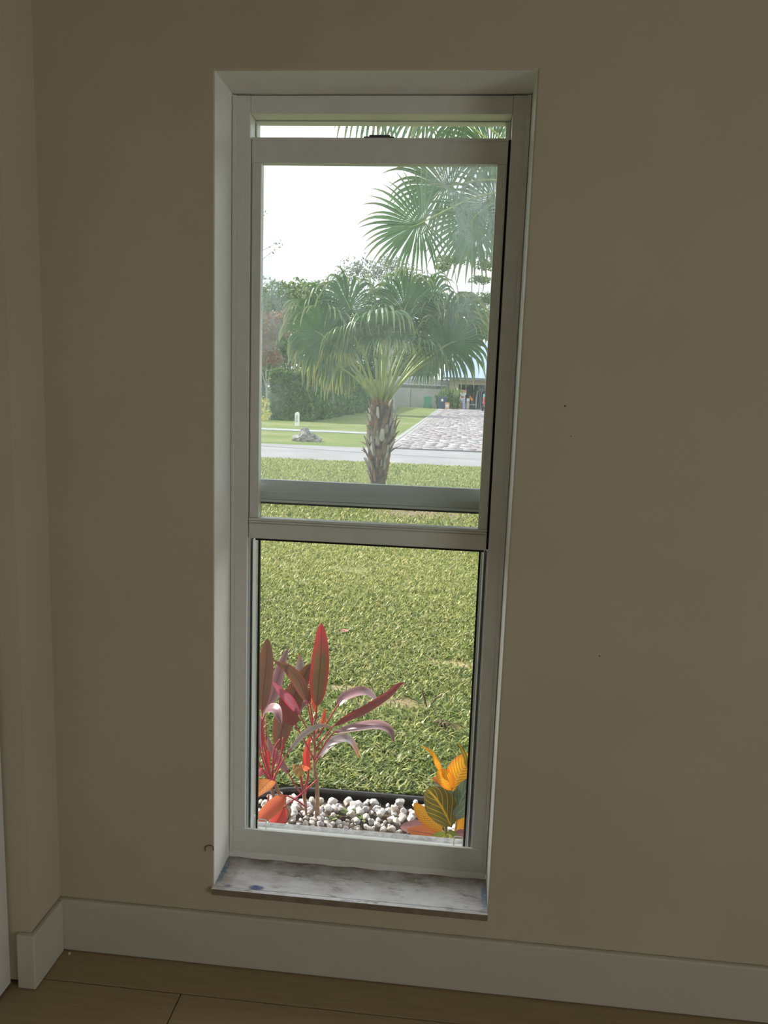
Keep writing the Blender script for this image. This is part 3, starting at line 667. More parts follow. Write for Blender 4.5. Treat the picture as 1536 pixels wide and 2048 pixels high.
YC = .99
C_ = plant('cordyline', (614, 1655), YC, 'small thin cordyline shoot with an olive leaf between the two larger red plants', 'plant')
b = MB(); b.tube(spline3([at(614, 1672, YC), at(613, 1640, YC), at(611, 1610, YC), at(608, 1590, YC), at(608, 1570, YC)], 16), [K*(2.4+1.6*math.exp(-((i-10)/3)**2)) for i in range(17)], 8); place(b.build('stem', m_stem, smooth=True), C_)
pl(C_, [(601, 1556), (596, 1540), (590, 1532), (584, 1530)], 9*K, olive, YC, -.05, 10, [(606, 1585)], face=Vector((0, -1, .3)))
pl(C_, [(603, 1552), (600, 1538), (605, 1528)], 8*K, olive, YC+.02, 0, 10, [(606, 1580)])
pl(C_, [(617, 1540), (610, 1535), (603, 1530)], 6*K, red_orange, YC, -.03, 10, [(608, 1580), (614, 1560)])

# ---- croton
cr_olive = leafmat('croton_olive', (.12, .10, .02), (.17, .16, .03), vein=(.80, .50, .03), transl=.3, nv=5, slant=1.3, veinw=.11, midw=.07, rnd=0, spec=.5)
cr_orange = leafmat('croton_orange', (.88, .38, .02), (.90, .50, .03), vein=(.35, .13, .02), edge=(.85, .24, .03), midc=(.9, .4, .1), transl=.5, nv=12, slant=1.6, veinw=.22, midw=.05, rnd=0)
cr_grey = leafmat('croton_grey', (.13, .20, .14), (.20, .29, .20), vein=(.42, .48, .36), transl=.15, nv=8, slant=1.4, veinw=.12, midw=.06, rnd=0, rough=.25, spec=.9)
cr_pink = leafmat('croton_pink', (.36, .20, .24), (.28, .14, .18), vein=(.70, .28, .26), transl=.3, nv=9, slant=1.6, veinw=.2, midw=.06, rnd=0)
cr_verm = leafmat('croton_vermilion', (.80, .22, .06), (.75, .30, .12), vein=(.30, .08, .06), transl=.4, nv=9, slant=1.6, veinw=.2, midw=.06, rnd=0)
cr_green = leafmat('croton_green', (.15, .22, .03), (.24, .30, .05), vein=(.55, .55, .10), transl=.4, nv=6, slant=1.4, veinw=.1, midw=.08, rnd=0)
YK = .86; KK = .00175
CR = plant('croton', (890, 1690), YK, 'croton with yellow veined olive, orange and green leaves at the bed end', 'plant')
m_cstem = mottled('croton_stem', (.30, .28, .08), (.52, .42, .16), 60, .6, .3, .002)
for q in ([(896, 1712), (892, 1680), (890, 1650), (886, 1625), (900, 1590)], [(905, 1712), (910, 1670), (915, 1620), (910, 1585)], [(884, 1712), (882, 1690), (893, 1665), (892, 1640)]):
    b = MB(); b.tube(spline3([at(*k, YK+.01) for k in q], 14), [.0042-.002*i/14 for i in range(15)], 7); place(b.build('stem', m_cstem, smooth=True), CR)
pl(CR, [(906, 1582), (915, 1555), (930, 1530), (948, 1508)], 27*KK, cr_orange, YK+.03, .02, 18, fold=.25, shape='ovate', wave=.08)
pl(CR, [(904, 1580), (893, 1560), (884, 1548), (876, 1540)], 17*KK, cr_orange, YK+.02, -.02, 14, fold=.3, shape='ovate')
pl(CR, [(912, 1640), (918, 1610), (932, 1580), (946, 1556)], 21*KK, cr_grey, YK+.0, .02, 18, fold=.25, shape='ovate', wave=.06)
pl(CR, [(908, 1634), (925, 1618), (955, 1585)], 13*KK, cr_grey, YK-.03, -.02, 14, fold=.3, shape='ovate')
pl(CR, [(909, 1608), (895, 1585), (880, 1572), (866, 1568)], 13*KK, cr_grey, YK+.03, .02, 12, fold=.2, shape='ovate')
pl(CR, [(902, 1652), (888, 1622), (872, 1597), (853, 1577)], 31*KK, cr_olive, YK-.03, .0, 20, fold=.15, shape='ovate', wave=.04)
pl(CR, [(884, 1662), (866, 1645), (847, 1628), (828, 1606)], 16*KK, cr_orange, YK-.01, .03, 16, fold=.25, shape='ovate')
pl(CR, [(878, 1668), (855, 1660), (828, 1655), (800, 1654)], 15*KK, cr_pink, YK+.03, .03, 16, face=Vector((0, -.9, .8)), fold=.2, shape='ovate')
pl(CR, [(880, 1672), (860, 1668), (838, 1664), (814, 1660)], 13*KK, cr_verm, YK-.01, .02, 16, face=Vector((0, -.9, .8)), fold=.2, shape='ovate')
pl(CR, [(912, 1680), (922, 1660), (930, 1640), (938, 1615)], 15*KK, cr_orange, YK+.01, .02, 14, fold=.25, shape='ovate')
pl(CR, [(912, 1668), (925, 1668), (940, 1676)], 10*KK, cr_pink, YK-.02, -.02, 10, fold=.25, shape='ovate')
pl(CR, [(893, 1672), (882, 1676), (870, 1686), (862, 1700)], 15*KK, cr_green, YK-.04, -.03, 12, fold=.25, shape='ovate')
pl(CR, [(893, 1668), (903, 1672), (908, 1685), (904, 1702)], 13*KK, cr_green, YK-.04, -.03, 12, fold=.25, shape='ovate')
pl(CR, [(890, 1556), (876, 1530), (866, 1508), (842, 1490)], 5.5*KK, cr_orange, YK+.02, -.02, 16, fold=.5, wave=.5)
pl(CR, [(934, 1535), (930, 1512), (922, 1495), (915, 1484)], 4.5*KK, cr_olive, YK+.03, -.02, 14, fold=.5, wave=.5)
pl(CR, [(880, 1565), (870, 1558), (864, 1556)], 5*KK, cr_verm, YK+.05, 0, 8)
# weeds between the pebbles
m_weed = clumpmat('weed_leaves', [(.12, .20, .06), (.22, .32, .10), (.34, .40, .18)], .35)
for i, (x, y, s, lb) in enumerate(((697, 1628, 1.0, 'taller seedling weed with two open leaves growing between the pebbles'), (662, 1640, .9, 'small yellow green weed between pebbles right of the tall cane'), (722, 1640, 1.0, 'low sprawling weed among the pebbles mid bed'))):
    p = onz(x, y, G+.01); rt_ = empty('weed', (p.x, p.y, G), label=lb, category='weed')
    for k in range(7):
        a = k*2.4+i; q0 = Vector((p.x, p.y, G+.008)); d = Vector((math.cos(a), math.sin(a), .25+.25*(k % 3)))*s
        b = MB(); blade(b, [q0+d*.006, q0+d*.018, q0+d*.034+Vector((0, 0, -.004))], .006*s, 6, Vector((0, -.3, 1)), .2, 'ovate'); place(b.build('leaf', m_weed, smooth=True), rt_)

# ================================================================== FAN PALMS
m_frond = leafmat('palm_blade', (.030, .090, .032), (.06, .15, .040), tip=(.36, .37, .16), transl=.24, rnd=.35, rough=.30, midw=.12, midc=(.16, .28, .06), spec=.7)
m_frond_y = leafmat('palm_blade_yellowing', (.16, .26, .04), (.30, .36, .05), tip=(.70, .50, .10), transl=.45, rnd=.25, rough=.4, midw=.12, midc=(.35, .4, .1))
m_petp = mottled('palm_petiole', (.22, .29, .07), (.40, .44, .13), 8, .4, .05, .002, .5)
m_trunk = mottled('palm_bark', (.05, .035, .028), (.14, .10, .08), 14, .95, .7, .02)
m_boot = [mottled('leaf_base_'+n_, a_, c_, 10, .85, .5, .01) for n_, a_, c_ in (('grey', (.20, .17, .15), (.36, .32, .28)), ('brown', (.13, .085, .06), (.26, .17, .12)), ('rust', (.28, .12, .07), (.42, .20, .12)), ('pale', (.42, .38, .33), (.60, .56, .50)))]
def frond(root, base, hub, R, roll=0.0, pitch=0.0, nseg=44, droop=1.0, m=m_frond, rs=0, spread=2.5, pw=.014, cup=.12, narrow=1.0):
    r = random.Random(rs); base = Vector(base); hub = Vector(hub); t = (hub-base).normalized()
    side = t.cross(Vector((0, 0, 1)));
    if side.length < .1: side = Vector((1, 0, 0))
    side.normalize()
    t2 = (Quaternion(side, -pitch) @ t).normalized(); n = side.cross(t2).normalized()
    q = Quaternion(t2, roll); e2 = q @ side; n = q @ n
    b = MB(); da = 2*spread/nseg; NS = 9
    for i in range(nseg):
        a = -spread+da*(i+.5); d0 = t2*math.cos(a)+e2*math.sin(a)+n*cup
        d0.normalize(); Lg = R*(.74+.26*math.cos(a*.5))*r.uniform(.92, 1.08); split = (.50 if narrow == 1.0 else .46)+.06*math.cos(a)
        p = hub+t2*(.10*R*math.cos(a)); d = d0.copy(); pts = [p.copy()]
        kk = droop*r.uniform(.7, 1.35)
        for s in range(NS):
            v = (s+1)/NS
            g = .015 if v < split else .38*kk
            if v > .75: g *= 2.0
            d = (d+Vector((r.uniform(-.03, .03), r.uniform(-.03, .03), -g if v > split else -g*.6))).normalized()
            p = p+d*(Lg/NS); pts.append(p.copy())
        vs = []; uvs = []; fs = []
        for s, p in enumerate(pts):
            v = s/NS; tt = (pts[min(s+1, NS)]-pts[max(s-1, 0)]).normalized()
            w = tt.cross(n)
            if w.length < .25: w = tt.cross(n+d0*.5)
            w.normalize()
            full = Lg*math.tan(da/2)*1.06
            hw = full*v if v <= split else full*split*narrow*max(0.0, (1-v)/(1-split))**.75
            hw = max(hw, .0012, .07*R*da if v <= split else 0)
            nn = w.cross(tt)
            vs += [p-w*hw, p+nn*hw*.35, p+w*hw]; uvs += [(0, v), (.5, v), (1, v)]
        for s in range(NS): fs += [(s*3, s*3+1, s*3+4, s*3+3), (s*3+1, s*3+2, s*3+5, s*3+4)]
        b.add(vs, fs, uvs)
    o = b.build('frond', m); place(o, root)
    mid = base.lerp(hub, .5)+Vector((0, 0, (hub-base).length*.07))
    b = MB(); b.tube(spline3([base, mid, hub, hub+t2*R*.22], 14), [pw*(1.5-1.1*i/14) for i in range(15)], 7)
    s = b.build('petiole', m_petp, smooth=True); s.parent = o; return o

def boots(root, cx, cy, prof, rows, rs, big=1.0):
    """old leaf bases clasping the trunk; prof: list of (z, radius, x offset)"""
    r = random.Random(rs); zs = [p[0] for p in prof]
    for z in rows:
        R_ = np.interp(z, zs, [p[1] for p in prof]); xo = np.interp(z, zs, [p[2] for p in prof]); k = max(6, int(7+R_*10)); a0 = r.uniform(0, 6)
        for i in range(k):
            a = a0+i*2*PI/k+r.uniform(-.15, .15); o_ = Vector((math.cos(a), math.sin(a), 0)); c0 = Vector((cx+xo, cy, z+r.uniform(-.04, .04)))
            h = r.uniform(.10, .20)*big; fl = r.uniform(.015, .10)
            if r.random() < .14: fl = .19; h *= .9
            pts = [c0+o_*(R_*.88)-Vector((0, 0, .05)), c0+o_*(R_*1.0+.01), c0+o_*(R_*1.02+fl*.5)+Vector((0, 0, h*.6)), c0+o_*(R_*1.0+fl)+Vector((0, 0, h))]
            b = MB(); sp_ = spline3(pts, 5); vs = []; w0 = R_*r.uniform(.18, .34)
            for j, p in enumerate(sp_):
                w = w0*(1-.55*j/5); lat = Vector((-math.sin(a), math.cos(a), 0)); th = .018*(1-.5*j/5)
                vs += [p-lat*w-o_*w*.25, p+o_*th, p+lat*w-o_*w*.25, p-o_*th]
            fs = [(j*4+q, j*4+(q+1) % 4, (j+1)*4+(q+1) % 4, (j+1)*4+q) for j in range(5) for q in range(4)]+[(20, 21, 22, 23), (3, 2, 1, 0)]
            b.add(vs, fs); place(b.build('leaf_base', r.choice([m_boot[0], m_boot[0], m_boot[1], m_boot[1], m_boot[2], m_boot[3]] if r.random() < .6 else [m_boot[0], m_boot[1]]), None), root)

PY = 10.4; pb = at(755, 990, PY)
palm = empty('fan_palm', (pb.x, PY, G), label='full crowned fan palm with shaggy trunk standing alone on the lawn by the road', category='palm tree')
KP = .00776
prof = []
for y, hw, xc_ in ((1003, 19, 755), (965, 18, 756), (945, 19, 756), (925, 23, 757), (900, 26, 758), (870, 30, 762), (848, 29, 763), (830, 24, 762), (812, 17, 762), (795, 10, 762)):
    p = at(xc_, y, PY); prof.append((p.z, hw*KP*.86, p.x-pb.x))
b = MB(); zz = [G]+[p[0] for p in prof]
b.tube([(pb.x, PY, G-.05)]+[(pb.x+x, PY, z) for z, R_, x in prof], [prof[0][1]*1.1]+[p[1] for p in prof], 20); place(b.build('trunk', m_trunk, smooth=True), palm)
boots(palm, pb.x, PY, prof, [at(0, y, PY).z+.0 for y in ()] or list(np.linspace(at(757, 955, PY).z, at(762, 822, PY).z, 15)), 4)
cb = at(762, 808, PY)
# hub pixel, depth offset, blade radius (m), roll, pitch
FR = [
 ((683, 700), -.20, .92, 1.15, .35, 1.25, 0), ((640, 655), .25, .80, 1.0, .35, 1.15, 0), ((665, 635), .1, .72, .9, .25, 1.1, 0), ((700, 618), -.3, .66, .9, .2, 1.0, 0),
 ((757, 650), -.85, .85, .25, .75, 1.2, 0), ((745, 622), .1, .68, .6, .15, 1.0, 0), ((785, 610), .3, .68, -.3, .1, .9, 0),
 ((808, 625), -.3, .75, -.7, .2, 1.0, 0), ((850, 615), .1, .68, -.9, .2, 1.0, 0), ((880, 655), -.1, .80, -1.0, .3, 1.0, 0),
 ((890, 692), -.35, .80, -1.2, .35, 1.0, 0), ((910, 650), .35, .70, -1.0, .3, 1.0, 0), ((850, 728), .3, .52, -1.0, .5, 1.1, 0), ((682, 735), -.1, .50, 1.0, .55, 1.6, 1),
 ((655, 700), .3, .75, 1.2, .4, 1.3, 1), ((765, 640), .9, .80, .1, .5, 1.0, 0),
 ((778, 676), -.95, .62, .05, .95, 1.0, 0), ((708, 672), -.75, .66, .5, .8, 1.1, 0), ((838, 690), -.75, .60, -.4, .85, 1.1, 0), ((770, 664), -.35, .62, -.1, .5, 1.1, 0), ((650, 675), -.45, .78, 1.1, .3, 1.2, 0), ((900, 668), .1, .70, -1.1, .35, 1.2, 0), ((805, 690), .8, .55, -.7, .5, 1.2, 0)]
for i, (h, dy, R_, rl, pt, dr_, yl) in enumerate(FR):
    hub = at(*h, PY+dy); a = math.atan2(dy, (h[0]-762)*KP); base = cb+Vector((.07*math.cos(a), .07*math.sin(a), .0+.03*(i % 3)))
    frond(palm, base, hub, R_, rl, pt, 46, dr_, m_frond_y if yl else m_frond, i+10)
for k in range(9):
    a = k*.7; base = cb+Vector((.08*math.cos(a), .08*math.sin(a), -.08)); b = MB(); b.tube([base, base+Vector((.04*math.cos(a), .04*math.sin(a), .2)), base+Vector((.12*math.cos(a), .12*math.sin(a), .36))], [.02, .016, .006], 6); place(b.build('fibre_sheath', m_boot[2]), palm)

# second palm, closer, its trunk hidden behind the wall on the right
P2Y = 7.6; c2 = at(1075, 372, P2Y)
palm2 = empty('fan_palm', (c2.x, P2Y, G), label='taller fan palm with only its hanging fronds showing at the window top', category='palm tree')
prof2 = [(G, .24, 0), (G+.6, .19, 0), (G+2.0, .17, 0), (c2.z-.5, .19, 0), (c2.z-.1, .16, 0)]
b = MB(); b.tube([(c2.x, P2Y, z) for z, _, _ in prof2], [p[1] for p in prof2], 18); place(b.build('trunk', m_trunk, smooth=True), palm2)
boots(palm2, c2.x, P2Y, prof2, list(np.linspace(c2.z-1.2, c2.z-.2, 5)), 9)
m_frond2 = leafmat('palm_blade_shaded', (.055, .12, .05), (.10, .19, .07), tip=(.30, .25, .13), transl=.25, rnd=.25, rough=.3, midw=.12, midc=(.10, .2, .07), spec=.7)  # backlit, hazy grey-green tone put into the blade colour
for i, (h, dy, R_, rl, pt, dr_) in enumerate([
  ((842, 446), -.3, .66, 1.3, .05, .22), ((898, 372), .4, .80, 1.25, .05, .35), ((950, 432), .1, .74, 1.3, .95, .35), ((985, 400), .3, .75, 1.3, .6, .5),
  ((850, 205), -.1, .72, 1.2, .15, .9), ((760, 175), .4, .85, 1.1, .25, .9), ((930, 215), -.4, .75, .9, .2, .8), ((985, 300), .1, .72, 1.2, .45, .5),
  ((990, 200), .3, .8, .6, .1, .9), ((1150, 250), .1, .9, -.8, .2, 1.0), ((1250, 330), -.3, .9, -1.1, .3, 1.0), ((1220, 420), .3, .9, -1.2, .4, 1.0), ((1100, 240), .8, .9, -.2, .2, 1.0), ((1120, 250), -.9, .9, .1, .2, 1.0)]):
    hub = at(*h, P2Y+dy); frond(palm2, c2+(hub-c2).normalized()*.1, hub, R_, rl, pt, 34, dr_, m_frond2, i+60, cup=.05, pw=.010, narrow=.82, spread=2.2)

# ================================================================== ACROSS THE ROAD
def leaves(name, pts, size, m, parent=None, jit=.0, **kw):
    """one small folded leaf (2 triangles) at each point"""
    n = len(pts); pts = np.asarray(pts)
    a = rng.normal(size=(n, 3)); a /= np.linalg.norm(a, axis=1, keepdims=True)
    c = rng.normal(size=(n, 3)); c -= a*np.sum(a*c, axis=1, keepdims=True); c /= np.linalg.norm(c, axis=1, keepdims=True)
    s = (size*(.6+.8*rng.random(n)))[:, None]
    V = np.stack([pts-a*s*.6, pts+c*s*.32, pts+a*s*.6, pts-c*s*.32], 1).reshape(-1, 3)
    F = np.arange(n*4).reshape(-1, 4)
    return fastmesh(name, V, F, m, parent, kind='stuff', **kw)
def blobs(cl, dens, shell=.45):
    """points in ellipsoids cl = (x, y, z, rx, ry, rz), mostly near the surface, in lumps"""
    out = []
    for (x, y, z, rx, ry, rz) in cl:
        n = int(dens*(rx*ry*rz)**(2/3)*12)
        d = rng.normal(size=(n, 3)); d /= np.linalg.norm(d, axis=1, keepdims=True)
        lump = 1+.16*np.sin(d[:, 0]*9+x)*np.sin(d[:, 2]*8+y)+.1*np.sin(d[:, 1]*13+z)
        rr_ = (1-shell*rng.random(n)**2)*lump
        out.append(np.stack([x+d[:, 0]*rx*rr_, y+d[:, 1]*ry*rr_, z+d[:, 2]*rz*rr_], 1))
    return np.concatenate(out)
m_bark = mottled('grey_bark', (.22, .20, .18), (.42, .40, .37), 6, .9, .5, .03)
def tree(name, base, blobl, size, dens, m, label, cat='tree', trunk_r=.18, limbs=True, cropping=None, shell=.45):
    root = empty(name, base, label=label, category=cat); base = Vector(base)
    b = MB(); cx = sum(q[0] for q in blobl)/len(blobl); cy = sum(q[1] for q in blobl)/len(blobl); cz = min(q[2] for q in blobl)
    fork = Vector((base.x*.6+cx*.4, base.y*.6+cy*.4, base.z+(cz-base.z)*.55))
    b.tube(spline3([base-Vector((0, 0, .1)), base.lerp(fork, .5)+Vector((.1, 0, 0)), fork], 8), [trunk_r*(1-.35*i/8) for i in range(9)], 9); place(b.build('trunk', m_bark, smooth=True), root)
    if limbs:
        for q in blobl[:14]:
            b = MB(); e_ = Vector(q[:3]); b.tube(spline3([fork-Vector((0, 0, .3)), fork.lerp(e_, .5)+Vector((0, 0, -.3)), e_+Vector((0, 0, q[5]*.4))], 8), [trunk_r*.5*(1-.8*i/8) for i in range(9)], 6); place(b.build('branch', m_bark, smooth=True), root)
    leaves('foliage', blobs(blobl, dens, shell), size, m, root); return root
m_dark = clumpmat('dark_leaves', [(.03, .07, .025), (.06, .12, .04), (.10, .18, .05), (.15, .24, .07)], .25)
m_mid = clumpmat('mid_leaves', [(.06, .11, .035), (.11, .18, .05), (.17, .26, .07), (.26, .34, .10)], .3)
m_hedge = clumpmat('hedge_leaves', [(.05, .10, .035), (.10, .19, .05), (.17, .29, .07), (.32, .42, .12)], .35)
m_silver = clumpmat('silver_leaves', [(.14, .16, .12), (.22, .25, .19), (.32, .36, .28), (.40, .42, .34)], .3)
m_boug = clumpmat('rusty_leaves', [(.16, .14, .08), (.30, .17, .12), (.40, .20, .15), (.30, .24, .14)], .35)
m_yel = clumpmat('golden_leaves', [(.36, .38, .05), (.55, .52, .06), (.70, .62, .08), (.5, .45, .2)], .35)

# clipped hedge running away from the road
hd = empty('hedge', (-7.4, 36.6, G), label='long clipped green hedge running back from the road beside the lawn', category='hedge')
def hedge_pts():
    out = []
    def face(n, f): 
        u, v = rng.random(n), rng.random(n); out.append(np.array([f(a, c) for a, c in zip(u, v)]))
    x0, x1h, y0, y1h, H = -8.75, -6.75, 36.0, 77.0, 2.35
    def wob(x, y, z): return .10*math.sin(x*5+z*3)+.12*math.sin(y*1.3+z*2)+.06*math.sin(y*4.1)
    face(8000, lambda a, c: (x0+(x1h-x0)*a, y0+wob(x0+2*a, 0, c*H)-.12*rng.random()+.3*abs(a-.5)**2*4*.5, G+H*c))
    face(26000, lambda a, c: (x1h+wob(0, y0+(y1h-y0)*a**1.5, c*H)+.12*rng.random()-(.35 if c > .93 else 0), y0+(y1h-y0)*a**1.5, G+H*c))
    face(16000, lambda a, c: (x0+(x1h-x0)*c, y0+(y1h-y0)*a**1.5, G+H+.07*math.sin(a*60+c*4)+.06*rng.random()-.25*max(0, abs(c-.5)-.38)*4))
    face(4000, lambda a, c: (x0, y0+(y1h-y0)*a**1.5, G+H*c))
    return np.concatenate(out)
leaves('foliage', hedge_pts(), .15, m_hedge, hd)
place(MB().box((-8.6, 36.25, G), (-6.95, 76.8, G+2.2)).build('inner_core', mat('hedge_inside', (.02, .035, .015), .95)), hd)  # solid dark green box filling the hedge behind its leaf shell
# golden low shrubs at the left
for i, (px_, py_, rx, rz, Y, lb) in enumerate(((528, 828, .75, .38, 35.2, 'low mound of golden shrub by the left window edge beside the hedge'), (530, 806, .9, .3, 44, 'golden flowering shrub farther back behind the low mound'))):
    p = at(px_, py_, Y); rt_ = empty('golden_shrub', (p.x-.4, Y, G), label=lb, category='shrub')
    b = MB(); b.tube([(p.x-.4, Y, G-.05), (p.x-.4, Y, max(p.z, G+.3))], [.06, .03], 7); place(b.build('stem', m_bark), rt_)
    leaves('foliage', blobs([(p.x-.4, Y, p.z, rx, .6, rz), (p.x-1.4, Y, p.z, rx, .6, rz)], 110), .09, m_yel, rt_)
# address post: white bollard with rounded head and dark figures
pp = at(594, 851, 31.0); ph = empty('marker_post', (pp.x, 31, G), label='short white marker post with rounded head beside the walkway', category='post')
b = MB(); w = .085
b.box((pp.x-w, 31-w, G), (pp.x+w, 31+w, G+.50))
vs = []; n = 8
for k in range(n+1): 
    a = PI*k/n; vs += [(pp.x-w*math.cos(a), 31-w, G+.50+w*math.sin(a)), (pp.x-w*math.cos(a), 31+w, G+.50+w*math.sin(a))]
b.add(vs, [(2*k, 2*k+2, 2*k+3, 2*k+1) for k in range(n)]+[tuple(range(0, 2*n+2, 2)), tuple(range(2*n+1, 0, -2))])
b2 = b.build('body', m_white); place(b2, ph)
b = MB(); b.box((pp.x-.045, 31-w-.004, G+.16), (pp.x+.045, 31-w-.0005, G+.46)); place(b.build('number_strip', mat('faded_grey_print', (.45, .47, .5), .7)), ph)
# rock
rp = onz(612, 882, G); m_rock = mottled('weathered_coral_rock', (.10, .09, .085), (.42, .40, .38), 7, .95, 1.0, .06)
bm = bmesh.new(); bmesh.ops.create_icosphere(bm, subdivisions=4, radius=1)
from mathutils import noise as mn
for v in bm.verts:
    p = v.co.copy(); k = 1+.22*mn.noise(p*2.1)+.16*mn.noise(p*5)+.10*mn.noise(p*11)
    p2 = p*k; v.co = Vector((p2.x*.44+.0, p2.y*.32, max(-.02, p2.z*.30*(1.25 if -.35 < p.x < .2 else .78)+.02)))
me = bpy.data.meshes.new('rock'); bm.to_mesh(me); bm.free(); me.materials.append(m_rock)
o = bpy.data.objects.new('rock', me); COL.objects.link(o); o.location = (rp.x, rp.y, G); o['label'] = 'rugged grey boulder on the verge between road and walkway'; o['category'] = 'rock'

# trees
def P3(x, y, Y, rx, ry, rz): q = at(x, y, Y); return (q.x, Y, q.z, rx, ry, rz)
q = at(590, 800, 52); tree('broadleaf_tree', (q.x, 52, G), [P3(560, 600, 52, 1.5, 1.5, 1.2), P3(600, 600, 52, 1.6, 1.5, 1.3), P3(640, 640, 53, 1.6, 1.6, 1.6), P3(585, 660, 52, 1.8, 1.6, 1.6), P3(620, 705, 52, 1.8, 1.6, 1.4), P3(545, 720, 52, 1.4, 1.5, 1.3), P3(535, 640, 54, 1.7, 1.5, 1.8)], .22, 60, m_mid, 'bushy green tree rising behind the near end of the hedge')
q = at(530, 800, 47); tree('rusty_shrub_tree', (q.x, 47, G), [P3(533, 655, 47, .9, .8, .9), P3(560, 650, 47, .7, .7, .8), P3(530, 710, 47, .9, .8, .6), P3(512, 680, 47, 1.1, .8, 1.1), P3(550, 720, 47, .5, .6, .35)], .16, 80, m_boug, 'rusty red leaved bushy tree at the left window edge above the hedge', trunk_r=.1)
q = at(786, 824, 57); tree('silver_tree', (q.x, 57, G), [P3(680, 560, 57, 1.1, 1, .8), P3(715, 540, 57, 1.3, 1, 1.0), P3(755, 545, 58, 1.2, 1, 1.0), P3(800, 545, 58, 1.3, 1, 1.0), P3(840, 560, 58, 1.0, 1, .8), P3(640, 572, 57, 1.0, 1, .5), P3(700, 600, 57, 1.5, 1.2, 1.0), P3(850, 600, 58, 1.2, 1.2, 1.0), P3(780, 620, 58, 2.0, 1.4, 1.4), P3(780, 522, 58, 1.0, 1, .5)], .17, 38, m_silver, 'sparse silvery tree with pale trunk behind the full crowned palm', trunk_r=.20, shell=.9)
q = at(945, 790, 99); tree('airy_tree', (q.x, 99, G), [P3(905, 520, 99, 2.2, 1.6, .6), P3(945, 508, 99, 2.4, 1.6, .5), P3(885, 535, 99, 1.0, 1.2, .5), P3(975, 530, 99, 1.8, 1.5, .6), P3(960, 560, 99, 1.4, 1.4, .5), P3(920, 600, 99, 1.6, 1.5, .6), P3(975, 600, 99, 2.0, 1.5, .9), P3(925, 640, 99, 1.6, 1.4, .8)], .26, 40, m_mid, 'tall airy tree with flat leaf layers above the metal roof', trunk_r=.3, shell=.9)
q = at(960, 790, 93.5); tree('roofside_tree', (q.x, 93.5, G), [P3(905, 655, 93.5, 2.4, 1.6, 1.8), P3(950, 640, 93.5, 2.4, 1.6, 1.4), P3(985, 650, 93.5, 2.4, 1.6, 2.0), P3(930, 600, 93.5, 1.4, 1.4, .8), P3(880, 690, 93.5, 1.8, 1.6, 2.4)], .28, 34, m_mid, 'loose green tree standing right behind the metal roofed house', trunk_r=.3)
q = at(840, 812, 85.5); tree('yard_tree', (q.x, 85.5, G), [P3(840, 705, 85.5, 1.9, 1.2, 1.8), P3(820, 738, 85.5, 1.6, 1.2, 1.2), P3(856, 728, 85.5, .9, 1.2, 1.5)], .24, 50, m_dark, 'dark green tree rising over the white side wing of the house')
for i, (x, w, lb) in enumerate(((690, 3.6, 'dark dense tree behind the far end of the hedge'), (745, 3.0, 'dark dense tree seen between the petioles of the full palm'), (795, 2.8, 'dark dense tree behind the white side wall of the house'))):
    YY = (88, 100, 107)[i]; w *= 1.25; q = at(x, 800, YY); tree('boundary_tree', (q.x, YY, G), [P3(x, 720, YY, w, 1.8, 2.6), P3(x-20, 760, YY, w, 1.8, 2.0), P3(x+22, 765, YY, w, 1.8, 1.8), P3(x+14, 680, YY, w*.8, 1.6, 2.2)], .30, 34, m_dark, lb, trunk_r=.25)
q = at(470, 800, 60); tree('outlying_tree', (q.x, 60, G), [P3(528, 765, 60, 1.8, 1.6, 1.6), P3(500, 775, 60, 1.8, 1.6, 1.6), P3(440, 640, 60, 3, 2, 2.6), P3(490, 690, 60, 2.6, 2, 2.2), P3(525, 700, 60, 1.6, 1.6, 2.4), P3(505, 600, 60, 1.6, 1.6, 1.2)], .26, 34, m_mid, 'green tree mostly hidden by the left side of the window frame')
# branch tips reaching in from a tree left of the window
tb = at(395, 760, 20); tw = empty('thin_branched_tree', (tb.x, 20, G), label='thin bare twigs with few leaves at the upper left of the pane', category='tree')
b = MB(); b.tube([(tb.x, 20, G-.1), (tb.x+.05, 20, 2.5), at(440, 500, 20), at(450, 350, 20)], [.12, .09, .06, .03], 8); place(b.build('trunk', m_bark, smooth=True), tw)
tl_ = []
for pts in ([(442, 540), (500, 530), (523, 520), (545, 503), (566, 492)], [(442, 560), (500, 562), (540, 557)], [(448, 420), (505, 440), (535, 422)], [(450, 500), (510, 505), (548, 488), (556, 478)]):
    qs = spline3([at(x, y, 20) for x, y in pts], 12); b = MB(); b.tube(qs, [.014-.012*i/12 for i in range(13)], 5); place(b.build('branch', m_bark), tw)
    for p in qs[7:]:
        for _ in range(3): tl_.append((p.x+random.gauss(0, .05), p.y+random.gauss(0, .05), p.z+random.gauss(0, .05)))
leaves('foliage', tl_, .07, m_silver, tw)

# ================================================================== HOUSE ACROSS THE ROAD
HY = 77.6
hx0 = at(897, 800, HY).x; gx0 = at(912, 800, HY).x; wl = at(740, 800, HY).x
house = empty('house', (hx0+4, HY, G), label='white house with pale blue metal roof and open garage across the road', category='house')
m_hw = mottled('house_stucco', (.36, .35, .33), (.42, .41, .39), .8, .9, .1, .01)
m_hb = mottled('garage_front_paint', (.44, .37, .27), (.50, .43, .33), .8, .9, .1, .01)
m_roof = mat('blue_metal_roof', (.34, .42, .62), .45, .5, .2)
m_fas = mat('dark_fascia', (.16, .18, .20), .6)
eave = at(930, 757, HY).z; ot = at(930, 769, HY).z
hp = lambda b, n_, m_: place(b.build(n_, m_), house)
b = MB(); b.box((hx0, HY, G), (gx0, HY+.25, eave)); b.box((gx0, HY, ot), (12, HY+.25, eave)); b.box((6.8, HY, G), (12, HY+.25, ot)); hp(b, 'front_wall', m_hb)
